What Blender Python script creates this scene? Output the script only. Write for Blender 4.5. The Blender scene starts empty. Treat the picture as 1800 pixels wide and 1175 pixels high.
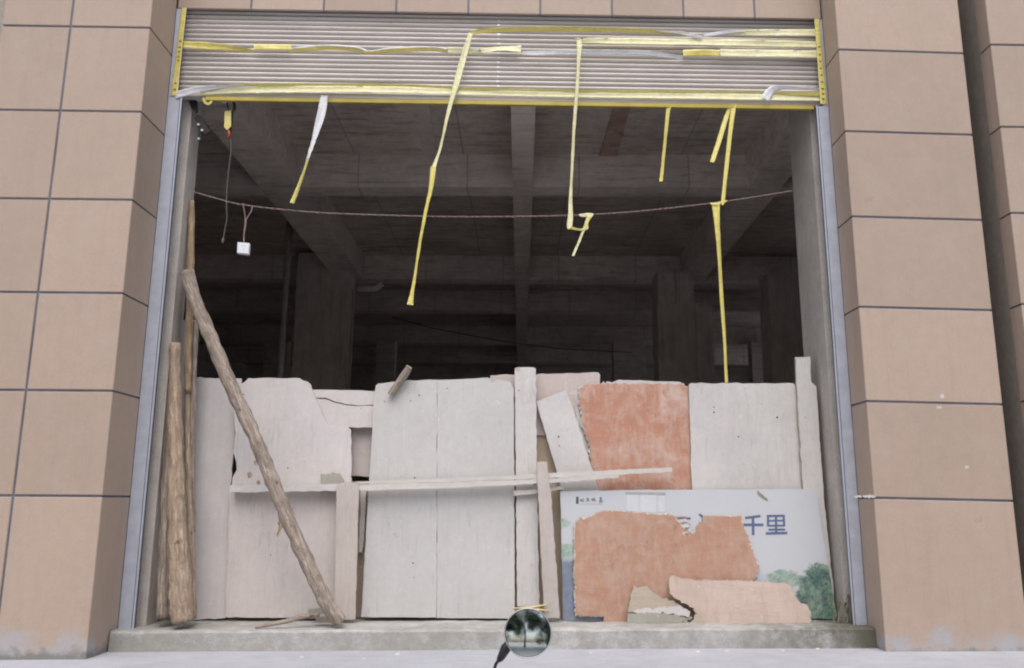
import bpy, math, random
from mathutils import Vector, Matrix, noise as mnoise

random.seed(7)
scene = bpy.context.scene
col = scene.collection

# ------------------------------------------------------------------ camera
FPX = 1454.55                                   # focal length in pixels of the 1800 px wide photograph
def _n(v): return Vector(v).normalized()
_d = _n((15.0, 292.5, FPX)); _u = _n((44.0, -7235.5, FPX)); _x = _d.cross(_u)   # world Y, Z, X seen from the lens
CAM = Vector((0.0, -5.82, 0.956))
cam_data = bpy.data.cameras.new('camera'); cam = bpy.data.objects.new('camera', cam_data); col.objects.link(cam)
right = Vector((_x.x, _d.x, _u.x)); up = -Vector((_x.y, _d.y, _u.y)); back = -Vector((_x.z, _d.z, _u.z))
m = Matrix((right, up, back)).transposed().to_4x4(); m.translation = CAM
cam.matrix_world = m
cam_data.sensor_width = 36.0; cam_data.lens = FPX / 1800 * 36
cam_data.clip_start = 0.05; cam_data.clip_end = 500
scene.camera = cam

# ------------------------------------------------------------------ sky, sun, exposure
SUN_EL, SUN_AZ = math.radians(60), math.radians(180)     # azimuth from +Y clockwise: behind the photographer
world = bpy.data.worlds.new('World'); scene.world = world; world.use_nodes = True
wt = world.node_tree; wt.nodes.clear()
sky = wt.nodes.new('ShaderNodeTexSky'); sky.sky_type = 'NISHITA'; sky.sun_disc = False
sky.sun_elevation = SUN_EL; sky.sun_rotation = SUN_AZ; sky.dust_density = 4.0; sky.air_density = 1.0
hs = wt.nodes.new('ShaderNodeHueSaturation'); hs.inputs['Saturation'].default_value = 0.72
bg = wt.nodes.new('ShaderNodeBackground'); bg.inputs['Strength'].default_value = 0.15
wo = wt.nodes.new('ShaderNodeOutputWorld')
wt.links.new(sky.outputs[0], hs.inputs['Color']); wt.links.new(hs.outputs[0], bg.inputs[0]); wt.links.new(bg.outputs[0], wo.inputs[0])
sl = bpy.data.lights.new('sun', 'SUN'); sl.energy = 1.5; sl.angle = math.radians(60); sl.color = (1.0, 0.985, 0.97)
so = bpy.data.objects.new('sun', sl); col.objects.link(so)
sdir = Vector((math.sin(SUN_AZ) * math.cos(SUN_EL), math.cos(SUN_AZ) * math.cos(SUN_EL), math.sin(SUN_EL)))
so.rotation_euler = sdir.to_track_quat('Z', 'Y').to_euler(); so.location = sdir * 30
vs = scene.view_settings; vs.view_transform = 'Standard'; vs.look = 'None'; vs.gamma = 1.0; vs.use_curve_mapping = False
vs.exposure = 0.36
scene.cycles.use_denoising = True
scene.cycles.max_bounces = 10; scene.cycles.diffuse_bounces = 7
scene.cycles.filter_width = 2.1

# ------------------------------------------------------------------ helpers
KX = 0.03                                        # the facade is turned a little to the room behind it
def ray(px, py):
    r = Vector((px - 900, py - 587.5, FPX)); return Vector((r.dot(_x), r.dot(_d), r.dot(_u)))
def at(px, py, y0=0.0, kx=KX, kz=0.0, zb=0.13):
    """point of the photograph on the upright plane y = y0 + kx*x + kz*(z-zb)"""
    w = ray(px, py); t = (y0 + kx * CAM.x + kz * (CAM.z - zb) - CAM.y) / (w.y - kx * w.x - kz * w.z)
    return CAM + w * t
def atz(px, py, z):
    w = ray(px, py); return CAM + w * ((z - CAM.z) / w.z)

def tag(o, label=None, cat=None, group=None, kind=None):
    if label: o['label'] = label
    if cat: o['category'] = cat
    if group: o['group'] = group
    if kind: o['kind'] = kind
    return o
def empty(name, loc):
    o = bpy.data.objects.new(name, None); o.location = loc; col.objects.link(o); o.empty_display_size = 0.1
    return o
def root_of(o):
    p = Vector((0, 0, 0))
    while o is not None: p += o.location; o = o.parent
    return p
def build(name, verts, faces, mats, parent=None, idx=None, smooth=False, origin=None):
    """verts in world space -> one mesh object"""
    verts = [Vector(v) for v in verts]
    if origin is None:
        if parent is not None: origin = root_of(parent)
        else:
            xs = [v.x for v in verts]; ys = [v.y for v in verts]; zs = [v.z for v in verts]
            origin = Vector(((min(xs) + max(xs)) / 2, (min(ys) + max(ys)) / 2, min(zs)))
    origin = Vector(origin)
    me = bpy.data.meshes.new(name); me.from_pydata([v - origin for v in verts], [], faces)
    if not isinstance(mats, (list, tuple)): mats = [mats]
    for mm in mats: me.materials.append(mm)
    if idx:
        for p, i in zip(me.polygons, idx): p.material_index = i
    if smooth:
        for p in me.polygons: p.use_smooth = True
    me.validate(); me.update()
    o = bpy.data.objects.new(name, me); col.objects.link(o)
    if parent is not None:
        o.parent = parent; o.location = origin - root_of(parent)
    else: o.location = origin
    return o
class MB:
    def __init__(s): s.v = []; s.f = []; s.i = []
    def add(s, v, f, mi=0):
        b = len(s.v); s.v += [Vector(q) for q in v]; s.f += [[b + k for k in q] for q in f]; s.i += [mi] * len(f)
    def box(s, a, b, mi=0):
        (x0, y0, z0), (x1, y1, z1) = a, b
        s.add([(x0,y0,z0),(x1,y0,z0),(x1,y1,z0),(x0,y1,z0),(x0,y0,z1),(x1,y0,z1),(x1,y1,z1),(x0,y1,z1)],
              [(0,3,2,1),(4,5,6,7),(0,1,5,4),(1,2,6,5),(2,3,7,6),(3,0,4,7)], mi)
    def fbox(s, x0, x1, ya, yb, z0, z1, mi=0, kx=KX, ch=0.0):
        """box whose front and back follow the facade plane (y = ya + kx*x); ch chamfers the front edge"""
        P = lambda x, y, z: Vector((x, y + kx * x, z))
        if ch <= 0:
            s.add([P(x0,ya,z0),P(x1,ya,z0),P(x1,yb,z0),P(x0,yb,z0),P(x0,ya,z1),P(x1,ya,z1),P(x1,yb,z1),P(x0,yb,z1)],
                  [(0,3,2,1),(4,5,6,7),(0,1,5,4),(1,2,6,5),(2,3,7,6),(3,0,4,7)], mi); return
        a = [P(x0,yb,z0),P(x1,yb,z0),P(x1,yb,z1),P(x0,yb,z1)]
        b = [P(x0,ya+ch,z0),P(x1,ya+ch,z0),P(x1,ya+ch,z1),P(x0,ya+ch,z1)]
        c = [P(x0+ch,ya,z0+ch),P(x1-ch,ya,z0+ch),P(x1-ch,ya,z1-ch),P(x0+ch,ya,z1-ch)]
        f = [(3,2,1,0),(8,9,10,11)]
        for k in range(4):
            j = (k + 1) % 4; f += [(k, j, 4 + j, 4 + k), (4 + k, 4 + j, 8 + j, 8 + k)]
        s.add(a + b + c, f, mi)
    def tube(s, pts, rads, n=10, mi=0, capmi=None, jit=0.0, seed=0):
        pts = [Vector(p) for p in pts]
        if not isinstance(rads, (list, tuple)): rads = [rads] * len(pts)
        t0 = (pts[1] - pts[0]).normalized(); ref = Vector((0, 1, 0)) if abs(t0.y) < .8 else Vector((1, 0, 0))
        rings = []; V = []
        for k, p in enumerate(pts):
            t = (pts[min(k + 1, len(pts) - 1)] - pts[max(k - 1, 0)]).normalized()
            a = t.cross(ref).normalized(); b = a.cross(t).normalized()
            for q in range(n):
                an = 2 * math.pi * q / n; dv = a * math.cos(an) + b * math.sin(an)
                r = rads[k]
                if jit: r *= 1 + jit * mnoise.noise((p + dv * rads[k] * 2.0) * 14 + Vector((seed * 7.3, 0, 0)))
                V.append(p + dv * r)
        F = []
        for k in range(len(pts) - 1):
            for q in range(n):
                w = (q + 1) % n; F.append((k*n+q, k*n+w, (k+1)*n+w, (k+1)*n+q))
        s.add(V, F, mi)
        b0 = len(s.v) - len(V); cm = mi if capmi is None else capmi
        s.f += [[b0 + q for q in reversed(range(n))], [b0 + (len(pts)-1)*n + q for q in range(n)]]; s.i += [cm, cm]
    def build(s, name, mats, parent=None, smooth=False, origin=None):
        return build(name, s.v, s.f, mats, parent, s.i, smooth, origin)

def rough_outline(pts, step=7.0, amp=0.8, seed=0):
    """subdivide a pixel outline and fray it; an edge's third entry overrides the amplitude"""
    out = []; rnd = random.Random(seed); n = len(pts)
    for k in range(n):
        a = pts[k]; b = pts[(k + 1) % n]; am = a[2] if len(a) > 2 else amp
        L = math.hypot(b[0] - a[0], b[1] - a[1]); c = max(1, int(L / step)); nx, ny = -(b[1] - a[1]) / max(L, 1e-6), (b[0] - a[0]) / max(L, 1e-6)
        for q in range(c):
            t = q / c; j = rnd.gauss(0, am) if q else rnd.gauss(0, am * .4)
            out.append((a[0] + (b[0] - a[0]) * t + nx * j, a[1] + (b[1] - a[1]) * t + ny * j))
    return out
def sheet(name, px, y0, th, mats, parent=None, kz=0.0, amp=0.5, step=9.0, seed=0, zb=0.13):
    """a board of real thickness standing on its own plane; front, back and sawn edges"""
    o = rough_outline(px, step, amp, seed)
    fr = [at(x, y, y0, KX, kz, zb) for x, y in o]
    nrm = Vector((KX, -1, kz)).normalized()                    # towards the street
    bk = [p - nrm * th for p in fr]
    # orientation: outline is clockwise in the picture
    ar = sum(o[k][0] * o[(k+1) % len(o)][1] - o[(k+1) % len(o)][0] * o[k][1] for k in range(len(o)))
    n = len(o); F = [list(range(n)), list(range(n, 2 * n))]
    if ar > 0: F[0].reverse()
    else: F[1].reverse()
    I = [0, 0]
    for k in range(n):
        j = (k + 1) % n
        F.append([k, j, n + j, n + k] if ar > 0 else [j, k, n + k, n + j]); I.append(1)
    return build(name, fr + bk, F, mats, parent, I)

# ------------------------------------------------------------------ materials
def new_mat(name):
    mt = bpy.data.materials.new(name); mt.use_nodes = True; nt = mt.node_tree
    return mt, nt, nt.nodes['Principled BSDF']
class G:
    def __init__(s, nt): s.nt = nt
    def node(s, t, **kw):
        n = s.nt.nodes.new(t)
        for k, v in kw.items(): setattr(n, k, v)
        return n
    def L(s, a, b): s.nt.links.new(a, b)
    def coords(s, scale=(1, 1, 1), rnd=True):
        tc = s.node('ShaderNodeTexCoord'); mp = s.node('ShaderNodeMapping'); mp.inputs['Scale'].default_value = scale
        s.L(tc.outputs['Object'], mp.inputs['Vector'])
        if rnd:
            oi = s.node('ShaderNodeObjectInfo'); mu = s.node('ShaderNodeVectorMath', operation='SCALE'); mu.inputs[0].default_value = (37.0, 17.0, 53.0)
            s.L(oi.outputs['Random'], mu.inputs['Scale']); s.L(mu.outputs[0], mp.inputs['Location'])
        return mp.outputs[0]
    def noise(s, vec, scale, detail=5, rough=.6, dist=0.0):
        n = s.node('ShaderNodeTexNoise'); n.inputs['Scale'].default_value = scale; n.inputs['Detail'].default_value = detail
        n.inputs['Roughness'].default_value = rough; n.inputs['Distortion'].default_value = dist; s.L(vec, n.inputs['Vector']); return n.outputs['Fac']
    def ramp(s, fac, p0, p1, c0=(0,0,0), c1=(1,1,1)):
        n = s.node('ShaderNodeValToRGB'); e = n.color_ramp.elements
        e[0].position = p0; e[1].position = p1; e[0].color = (*c0, 1); e[1].color = (*c1, 1); s.L(fac, n.inputs[0]); return n.outputs[0]
    def mix(s, fac, a, b, mode='MIX'):
        n = s.node('ShaderNodeMix', data_type='RGBA', blend_type=mode)
        for val, sock in ((fac, n.inputs[0]), (a, n.inputs[6]), (b, n.inputs[7])):
            if hasattr(val, 'is_linked') or hasattr(val, 'links'): s.L(val, sock)
            elif isinstance(val, (int, float)): sock.default_value = val
            else: sock.default_value = (*val, 1)
        return n.outputs[2]
    def math(s, op, a, b=None, c=None, clamp=False):
        n = s.node('ShaderNodeMath', operation=op, use_clamp=clamp)
        for k, val in enumerate((a, b, c)):
            if val is None: continue
            if isinstance(val, (int, float)): n.inputs[k].default_value = val
            else: s.L(val, n.inputs[k])
        return n.outputs[0]
    def sep(s, vec):
        n = s.node('ShaderNodeSeparateXYZ'); s.L(vec, n.inputs[0]); return n.outputs
    def bump(s, bsdf, h, strength=.3, dist=.01):
        n = s.node('ShaderNodeBump'); n.inputs['Strength'].default_value = strength; n.inputs['Distance'].default_value = dist
        s.L(h, n.inputs['Height']); s.L(n.outputs[0], bsdf.inputs['Normal'])
    def rnd(s, lo, hi):
        oi = s.node('ShaderNodeObjectInfo'); return s.math('MULTIPLY_ADD', oi.outputs['Random'], hi - lo, lo)
def val(c, k): return tuple(min(1.0, q * k) for q in c)

def plain(name, c, rough=.6, metal=0.0, var=.12, scale=20, bump=.0):
    mt, nt, b = new_mat(name); g = G(nt); v = g.coords()
    n = g.noise(v, scale, 4)
    g.L(g.ramp(n, .3, .7, val(c, 1 - var), val(c, 1 + var)), b.inputs['Base Color'])
    b.inputs['Roughness'].default_value = rough; b.inputs['Metallic'].default_value = metal
    if bump: g.bump(b, n, bump, .004)
    return mt

def tile_mat(name, splash=False):
    mt, nt, b = new_mat(name); g = G(nt); v = g.coords()
    c = (.385, .295, .235)
    big = g.noise(v, 1.6, 3); fine = g.noise(v, 170, 3, .75); mid = g.noise(v, 14, 4)
    a = g.ramp(big, .25, .75, val(c, .95), val(c, 1.05))
    a = g.mix(g.ramp(fine, .33, .67), a, val(c, .88), 'MIX') if False else g.mix(.3, a, g.ramp(fine, .35, .65, val(c, .7), val(c, 1.28)))
    a = g.mix(.14, a, g.ramp(mid, .3, .7, val(c, .75), val(c, 1.2)))
    oi = g.rnd(.92, 1.07); cb = g.node('ShaderNodeCombineXYZ')
    for k in range(3): g.L(oi, cb.inputs[k])
    a = g.mix(1.0, a, cb.outputs[0], 'MULTIPLY')
    # drip streaks and a few pale cement flecks
    st = g.noise(g.coords((9, 9, .45)), 1.6, 5, .7); a = g.mix(g.ramp(st, .52, .78, (0,0,0), (.26,)*3), a, (.27, .215, .18))
    bl = g.noise(v, 3.1, 5, .7); a = g.mix(g.ramp(bl, .5, .75, (0,0,0), (.28,)*3), a, (.42, .34, .30))
    sm = g.noise(v, 7, 3, .5); a = g.mix(g.ramp(sm, .74, .8, (0,0,0), (.3,)*3), a, (.2, .17, .15))
    fl = g.noise(v, 26, 1, .4); a = g.mix(g.ramp(fl, .83, .86), a, (.45, .44, .44))
    if splash:
        tc = g.node('ShaderNodeTexCoord'); z = g.sep(tc.outputs['Object'])[2]
        n = g.noise(v, 5, 6, .65)
        h = g.math('SUBTRACT', g.math('MULTIPLY_ADD', n, .62, -.16), z)
        mk = g.math('MULTIPLY', h, 9.0, clamp=True)
        mk = g.math('MULTIPLY', mk, g.ramp(g.noise(v, 9, 5, .7), .3, .55), clamp=True)
        a = g.mix(g.math('MULTIPLY', mk, .85), a, (.36, .36, .385))
        hd = g.math('MULTIPLY', g.math('SUBTRACT', g.math('MULTIPLY_ADD', g.noise(v, 13, 4), .16, -.035), z), 22.0, clamp=True)
        a = g.mix(g.math('MULTIPLY', hd, .75), a, (.15, .15, .13))
        sp = g.noise(v, 8, 2); a = g.mix(g.ramp(sp, .77, .82, (0,0,0), (.35,.35,.35)), a, (.25, .2, .17))
    g.L(a, b.inputs['Base Color'])
    b.inputs['Roughness'].default_value = .62; b.inputs['Specular IOR Level'].default_value = .35
    g.bump(b, fine, .22, .0025)
    return mt
M = {}
M['tile'] = tile_mat('beige_tile'); M['tile_low'] = tile_mat('beige_tile_splashed', True)
M['grout'] = plain('blue_grey_sealant', (.115, .125, .165), .45, 0, .3, 5)
M['recess'] = plain('brown_paint_and_shade', (.30, .265, .23), .8)  # brown paint; also carries the pillar gap's shade in its tone

def concrete(name, c, dark=.5, scale=1.0, streak=(.6, .6, 7), samt=.5, sdark=.42, bl=.72):
    mt, nt, b = new_mat(name); g = G(nt); v = g.coords((scale,)*3)
    big = g.noise(v, .9, 6, .65); mid = g.noise(v, 6, 6, .7); fine = g.noise(v, 60, 3, .7)
    a = g.ramp(big, .3, .7, val(c, bl), val(c, 1.2))
    a = g.mix(.5, a, g.ramp(mid, .28, .72, val(c, dark), val(c, 1.25)))
    st = g.noise(g.coords(tuple(q * scale for q in streak)), 2.2, 6, .72); a = g.mix(g.ramp(st, .5, .70, (0,0,0), (samt,)*3), a, val(c, sdark))
    a = g.mix(.2, a, g.ramp(fine, .3, .7, val(c, .6), val(c, 1.3)))
    wx = g.sep(g.coords((1, 1, 1)))[0]; fr = g.math('FRACT', g.math('MULTIPLY', wx, 1 / 1.22)); a = g.mix(g.math('MULTIPLY', g.math('LESS_THAN', fr, .014), .6), a, val(c, .4))
    g.L(a, b.inputs['Base Color']); b.inputs['Roughness'].default_value = .9; b.inputs['Specular IOR Level'].default_value = .2
    h = g.math('ADD', g.math('MULTIPLY', mid, .6), g.math('MULTIPLY', fine, .4)); g.bump(b, h, .5, .012)
    return mt
M['ceiling'] = concrete('stained_slab_concrete', (.62, .555, .51), .3, 1.0, (.8, 5, 6), .9, .16, .45)
M['concrete'] = concrete('raw_concrete', (.70, .635, .60), .5, 1.0, (.9, 6, 9), .75, .3, .6)
M['column'] = concrete('dark_column_concrete', (.58, .525, .49), .5, 1.0, (7, 7, .6), .7, .35)
M['concrete_dim'] = concrete('raw_concrete_old', (.60, .55, .525))
M['jamb'] = concrete('jamb_concrete', (.48, .44, .405), .55, 1.0, (16, 16, .8), .6, .62)
def step_mat():
    mt, nt, b = new_mat('mossy_step_concrete'); g = G(nt); v = g.coords()
    c = (.41, .40, .385); mid = g.noise(v, 7, 7, .7); fine = g.noise(v, 70, 3, .7)
    a = g.ramp(mid, .28, .72, val(c, .55), val(c, 1.22))
    a = g.mix(.25, a, g.ramp(fine, .3, .7, val(c, .55), val(c, 1.3)))
    tc = g.node('ShaderNodeTexCoord'); xyz = g.sep(tc.outputs['Object'])
    ms = g.noise(v, 2.6, 6, .7); mk = g.ramp(ms, .44, .60, (0,0,0), (.85,.85,.85)); a = g.mix(mk, a, (.275, .262, .235))
    re = g.math('MULTIPLY_ADD', xyz[0], 1.5, -2.2)              # mossier towards the right pillar
    re = g.math('ADD', re, g.math('MULTIPLY_ADD', g.noise(v, 6, 5, .7), 2.2, -1.1))
    a = g.mix(g.math('MULTIPLY', re, .85, clamp=True), a, (.095, .092, .07))
    le = g.math('ADD', g.math('MULTIPLY_ADD', xyz[0], -1.0, -1.75), g.math('MULTIPLY_ADD', g.noise(v, 5, 5, .7), 2.2, -1.1))
    a = g.mix(g.math('MULTIPLY', le, .6, clamp=True), a, (.22, .22, .195))
    lt = g.noise(v, 4.5, 6, .7); a = g.mix(g.ramp(lt, .55, .68, (0,0,0), (.6,)*3), a, (.49, .485, .48))
    g.L(a, b.inputs['Base Color']); b.inputs['Roughness'].default_value = .92
    g.bump(b, g.math('ADD', g.math('MULTIPLY', mid, .7), g.math('MULTIPLY', fine, .3)), .7, .015)
    return mt
M['step'] = step_mat()
def ground_mat(name, c, gritty=.2):
    mt, nt, b = new_mat(name); g = G(nt); v = g.coords(rnd=False)
    big = g.noise(v, 1.3, 6, .65); fine = g.noise(v, 90, 3, .75); mid = g.noise(g.coords((1, 3, 1), False), 5, 6, .7)
    a = g.ramp(big, .3, .7, val(c, .82), val(c, 1.1)); a = g.mix(.35, a, g.ramp(mid, .3, .7, val(c, .68), val(c, 1.16)))
    sp = g.noise(v, 3.5, 6, .75); a = g.mix(g.ramp(sp, .5, .7, (0,0,0), (.45,)*3), a, val(c, .62)); gt = g.noise(v, 45, 3, .6); a = g.mix(g.ramp(gt, .66, .72, (0,0,0), (.5,)*3), a, val(c, .45))
    a = g.mix(gritty, a, g.ramp(fine, .3, .7, val(c, .5), val(c, 1.3)))
    g.L(a, b.inputs['Base Color']); b.inputs['Roughness'].default_value = .85; g.bump(b, g.math('ADD', mid, fine), .35, .006)
    return mt
M['forecourt'] = ground_mat('pale_forecourt_concrete', (.40, .405, .44)); M['street'] = ground_mat('street_concrete', (.48, .48, .48), .3)
M['rail'] = plain('galvanised_steel', (.45, .475, .55), .48, .3, .1, 12)
M['rail_edge'] = plain('bright_steel_lip', (.55, .60, .70), .35, .4, .06, 12)
M['slot'] = plain('dark_slot', (.05, .055, .075), .7)
M['slat'] = plain('grey_shutter_paint', (.52, .475, .44), .42, .08, .08, 3)
M['bar'] = plain('yellow_ochre_bar', (.38, .30, .05), .5, .1, .15, 6)
def tape(name, c, tr=.0, dirt=.12):
    mt, nt, b = new_mat(name); g = G(nt); v = g.coords((1, 1, 1))
    n = g.noise(v, 30, 4); w = g.noise(g.coords((1.2, 20, 20)), 5, 3)
    a = g.ramp(n, .3, .7, val(c, 1 - dirt), val(c, 1 + dirt)); a = g.mix(.35, a, g.ramp(w, .35, .65, val(c, .7), val(c, 1.25)))
    g.L(a, b.inputs['Base Color']); b.inputs['Roughness'].default_value = .28
    cr = g.noise(g.coords((30, 30, 30)), 1.2, 3, .6); g.bump(b, g.math('ADD', w, cr), .55, .006)
    tl = g.node('ShaderNodeBsdfTranslucent'); g.L(a, tl.inputs['Color']); mx = g.node('ShaderNodeMixShader'); mx.inputs[0].default_value = .12
    g.L(b.outputs[0], mx.inputs[1]); g.L(tl.outputs[0], mx.inputs[2]); g.L(mx.outputs[0], nt.nodes['Material Output'].inputs['Surface'])
    return mt
M['yellow'] = tape('yellow_tape_film', (.72, .62, .18)); M['pale'] = tape('pale_yellow_tape_film', (.76, .72, .43)); M['white_film'] = tape('white_tape_back', (.74, .74, .77))
M['ochre'] = tape('ochre_tape_film', (.50, .40, .07))
M['tape_ink'] = plain('tape_print_ink', (.16, .13, .04), .6)

def board_mat(name, c, grain=(1, 1, 14), gs=.35, blotch=.2, speck=.5, stain=(.45, .36, .28), stain_amt=.25):
    mt, nt, b = new_mat(name); g = G(nt); v = g.coords()
    gr = g.noise(g.coords(grain), 4.0, 8, .75, .6); big = g.noise(v, 2.2, 6, .65); fine = g.noise(v, 120, 2, .7); mid = g.noise(v, 22, 5, .7)
    a = g.ramp(big, .28, .72, val(c, 1 - blotch), val(c, 1 + blotch * .5))
    a = g.mix(gs, a, g.ramp(gr, .3, .7, val(c, .7), val(c, 1.12)))
    a = g.mix(.25, a, g.ramp(mid, .3, .7, val(c, .75), val(c, 1.15)))
    a = g.mix(g.ramp(g.noise(v, 3.4, 7, .72), .54, .74, (0,0,0), (stain_amt,)*3), a, stain)
    dr = g.noise(g.coords((7, 7, .5)), 2.4, 5, .7); a = g.mix(g.ramp(dr, .55, .75, (0,0,0), (stain_amt * .7,)*3), a, val(c, .66))
    sp = g.noise(v, 34, 2, .5); a = g.mix(g.ramp(sp, .70, .77, (0,0,0), (speck * .7,)*3), a, val(c, .42))
    rg = g.math('ABSOLUTE', g.math('SUBTRACT', g.noise(g.coords(tuple(q * .45 for q in grain)), 2.6, 3, .55, .3), .5))
    a = g.mix(g.math('MULTIPLY', g.ramp(rg, .0, .012, (1,1,1), (0,0,0)), g.ramp(g.noise(v, 2.7, 2), .48, .60, (0,0,0), (.34,)*3)), a, val(c, .5))
    rs_ = g.noise(g.coords((5, 5, 1.2)), 1.7, 7, .8); a = g.mix(g.ramp(rs_, .60, .72, (0,0,0), (stain_amt * .9,)*3), a, (.40, .31, .23))
    lg = g.noise(v, 9, 2, .45); a = g.mix(g.ramp(lg, .755, .79, (0,0,0), (speck * .8,)*3), a, (.22, .18, .15))
    pl = g.noise(v, 15, 3, .5); a = g.mix(g.ramp(pl, .68, .74, (0,0,0), (.5,)*3), a, (.60, .60, .60))
    g.L(a, b.inputs['Base Color']); b.inputs['Roughness'].default_value = .78; b.inputs['Specular IOR Level'].default_value = .25
    g.bump(b, g.math('ADD', g.math('MULTIPLY', gr, .6), g.math('MULTIPLY', mid, .4)), .18, .004)
    return mt
VG = (9, 9, .55); HG = (.55, 9, 9)               # grain upright, grain level
M['white_v'] = board_mat('cement_white_plywood', (.53, .508, .496), VG, .16)
M['white_b'] = board_mat('cement_white_plywood_clean', (.505, .49, .478), VG, .12, .12, .35, stain_amt=.12)
M['pinkish'] = board_mat('pinkish_plywood', (.545, .51, .50), VG, .18, .18, .4)
M['pinkish_low'] = board_mat('pinkish_plywood_shaded_stained', (.54, .49, .465), VG, .3, .2, .5, (.42, .33, .24), .4)  # sheet below the level plank: its shade put into the tone, with stains
M['pink_ply'] = board_mat('bare_pink_plywood', (.51, .44, .415), VG, .45, .15, .2)
M['white_h'] = board_mat('pale_plank_level', (.56, .54, .525), HG, .4)
M['plank_v'] = board_mat('pale_plank_upright', (.55, .525, .51), VG, .35)
M['plank_tan'] = board_mat('tan_plank_upright', (.47, .42, .385), VG, .5, .25, .5)
M['batten'] = board_mat('pale_batten', (.55, .52, .49), HG, .45)
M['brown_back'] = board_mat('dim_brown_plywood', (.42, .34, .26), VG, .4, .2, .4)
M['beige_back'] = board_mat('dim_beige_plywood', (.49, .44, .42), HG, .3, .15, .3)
M['edge'] = plain('sawn_plywood_edge', (.42, .33, .25), .85, 0, .3, 60)
M['edge_pale'] = plain('pale_sawn_edge', (.55, .49, .43), .85, 0, .25, 60)
def orange_mat(name, c, under, lo=.60, hi=.66):
    mt, nt, b = new_mat(name); g = G(nt); v = g.coords()
    gr = g.noise(g.coords((1.2, 8, 12)), 5, 6, .7); big = g.noise(v, 2.5, 6, .7); mid = g.noise(v, 16, 6, .75)
    a = g.ramp(big, .28, .72, val(c, .84), val(c, 1.14)); a = g.mix(.35, a, g.ramp(gr, .3, .7, val(c, .72), val(c, 1.2)))
    sc = g.math('ADD', g.math('MULTIPLY', g.noise(v, 5.5, 8, .75, .6), .65), g.math('MULTIPLY', g.noise(g.coords((14, 14, 2.5)), 2.4, 5, .8), .35))
    a = g.mix(g.ramp(sc, lo - .06, hi, (0,0,0), (.85,)*3), a, under)
    dk = g.noise(g.coords((9, 9, 5)), 1.3, 5, .75); a = g.mix(g.ramp(dk, .59, .72, (0,0,0), (.55,)*3), a, (.16, .11, .09))
    sl2 = g.noise(v, 30, 4, .8); a = g.mix(g.ramp(sl2, .64, .70, (0,0,0), (.5,)*3), a, under)
    a = g.mix(.2, a, g.ramp(mid, .3, .7, val(c, .6), val(c, 1.3)))
    g.L(a, b.inputs['Base Color']); b.inputs['Roughness'].default_value = .6; g.bump(b, g.math('ADD', sc, mid), .3, .006)
    return mt
M['orange'] = orange_mat('scraped_orange_film_plywood', (.41, .20, .132), (.52, .43, .38), .51, .62)
M['orange_low'] = orange_mat('weathered_orange_film_plywood', (.40, .222, .15), (.47, .38, .33), .52, .66)
M['peach'] = board_mat('peach_plywood', (.50, .395, .34), HG, .12, .22, .3, (.40, .22, .14), .8)
M['splinter'] = board_mat('splintered_plies', (.43, .37, .30), (.8, 10, 16), .7, .3, .5, (.3, .22, .15), .5)
M['green_patch'] = board_mat('greenish_scrap', (.33, .32, .275), HG, .4, .3, .5)
def log_mat(name, c, dark):
    mt, nt, b = new_mat(name); g = G(nt); v = g.coords((11, 11, 1.1)); w = g.coords()
    n = g.noise(v, 4, 7, .72, .5); k = g.noise(w, 11, 5, .7); f = g.noise(w, 70, 3, .7)
    a = g.ramp(n, .40, .58, dark, c); a = g.mix(g.ramp(k, .5, .66, (0,0,0), (.75,)*3), a, val(c, .55))
    kn = g.noise(w, 17, 2, .4); a = g.mix(g.ramp(kn, .70, .74, (0,0,0), (.8,)*3), a, (.12, .08, .055))
    pl = g.noise(g.coords((14, 14, 2)), 3, 5, .75); a = g.mix(g.ramp(pl, .54, .62, (0,0,0), (.75,)*3), a, val(c, 1.45)); fs = g.noise(g.coords((30, 30, 1.5)), 4, 4, .7); a = g.mix(g.ramp(fs, .54, .64, (0,0,0), (.7,)*3), a, val(dark, .6))
    g.L(a, b.inputs['Base Color']); b.inputs['Roughness'].default_value = .85
    g.bump(b, g.math('ADD', g.math('MULTIPLY', n, .7), g.math('MULTIPLY', f, .3)), 1.0, .03)
    return mt
M['log'] = log_mat('peeled_log', (.47, .36, .265), (.30, .22, .155)); M['log_grey'] = log_mat('grey_bark_log', (.42, .345, .29), (.23, .18, .14))
M['pole_yellow'] = log_mat('split_yellow_pole', (.46, .33, .205), (.29, .205, .13))
M['log_end'] = plain('sawn_log_end', (.50, .35, .24), .9, 0, .25, 25)
M['black'] = plain('black_plastic', (.018, .018, .022), .4); M['black_metal'] = plain('black_metal', (.014, .014, .017), .5, .3)
M['bolt'] = plain('zinc_bolt', (.6, .6, .58), .4, .5); M['red'] = plain('red_plastic', (.45, .07, .04), .5); M['clear'] = plain('grey_plastic_film', (.42, .44, .48), .3)
M['wire'] = plain('grey_wire', (.075, .07, .06), .6); M['rope_red'] = plain('faded_red_strand', (.20, .115, .10), .8); M['rope_pale'] = plain('beige_strand', (.24, .20, .175), .8)
M['socket'] = plain('white_socket_plastic', (.66, .67, .70), .35, 0, .04); M['socket_hole'] = plain('socket_hole', (.25, .25, .27), .6)
M['pvc'] = plain('dusty_pvc', (.38, .36, .33), .6); M['pvc_white'] = plain('white_pvc', (.55, .52, .48), .5)
M['straw'] = plain('dry_straw', (.55, .43, .24), .85); M['weed'] = plain('withered_weed', (.24, .20, .12), .85); M['twig'] = plain('grey_twig', (.26, .215, .16), .9, 0, .3)
M['stone'] = plain('pale_pebble', (.5, .49, .47), .9, 0, .2); M['nail'] = plain('rusty_nail', (.05, .035, .03), .7)
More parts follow.
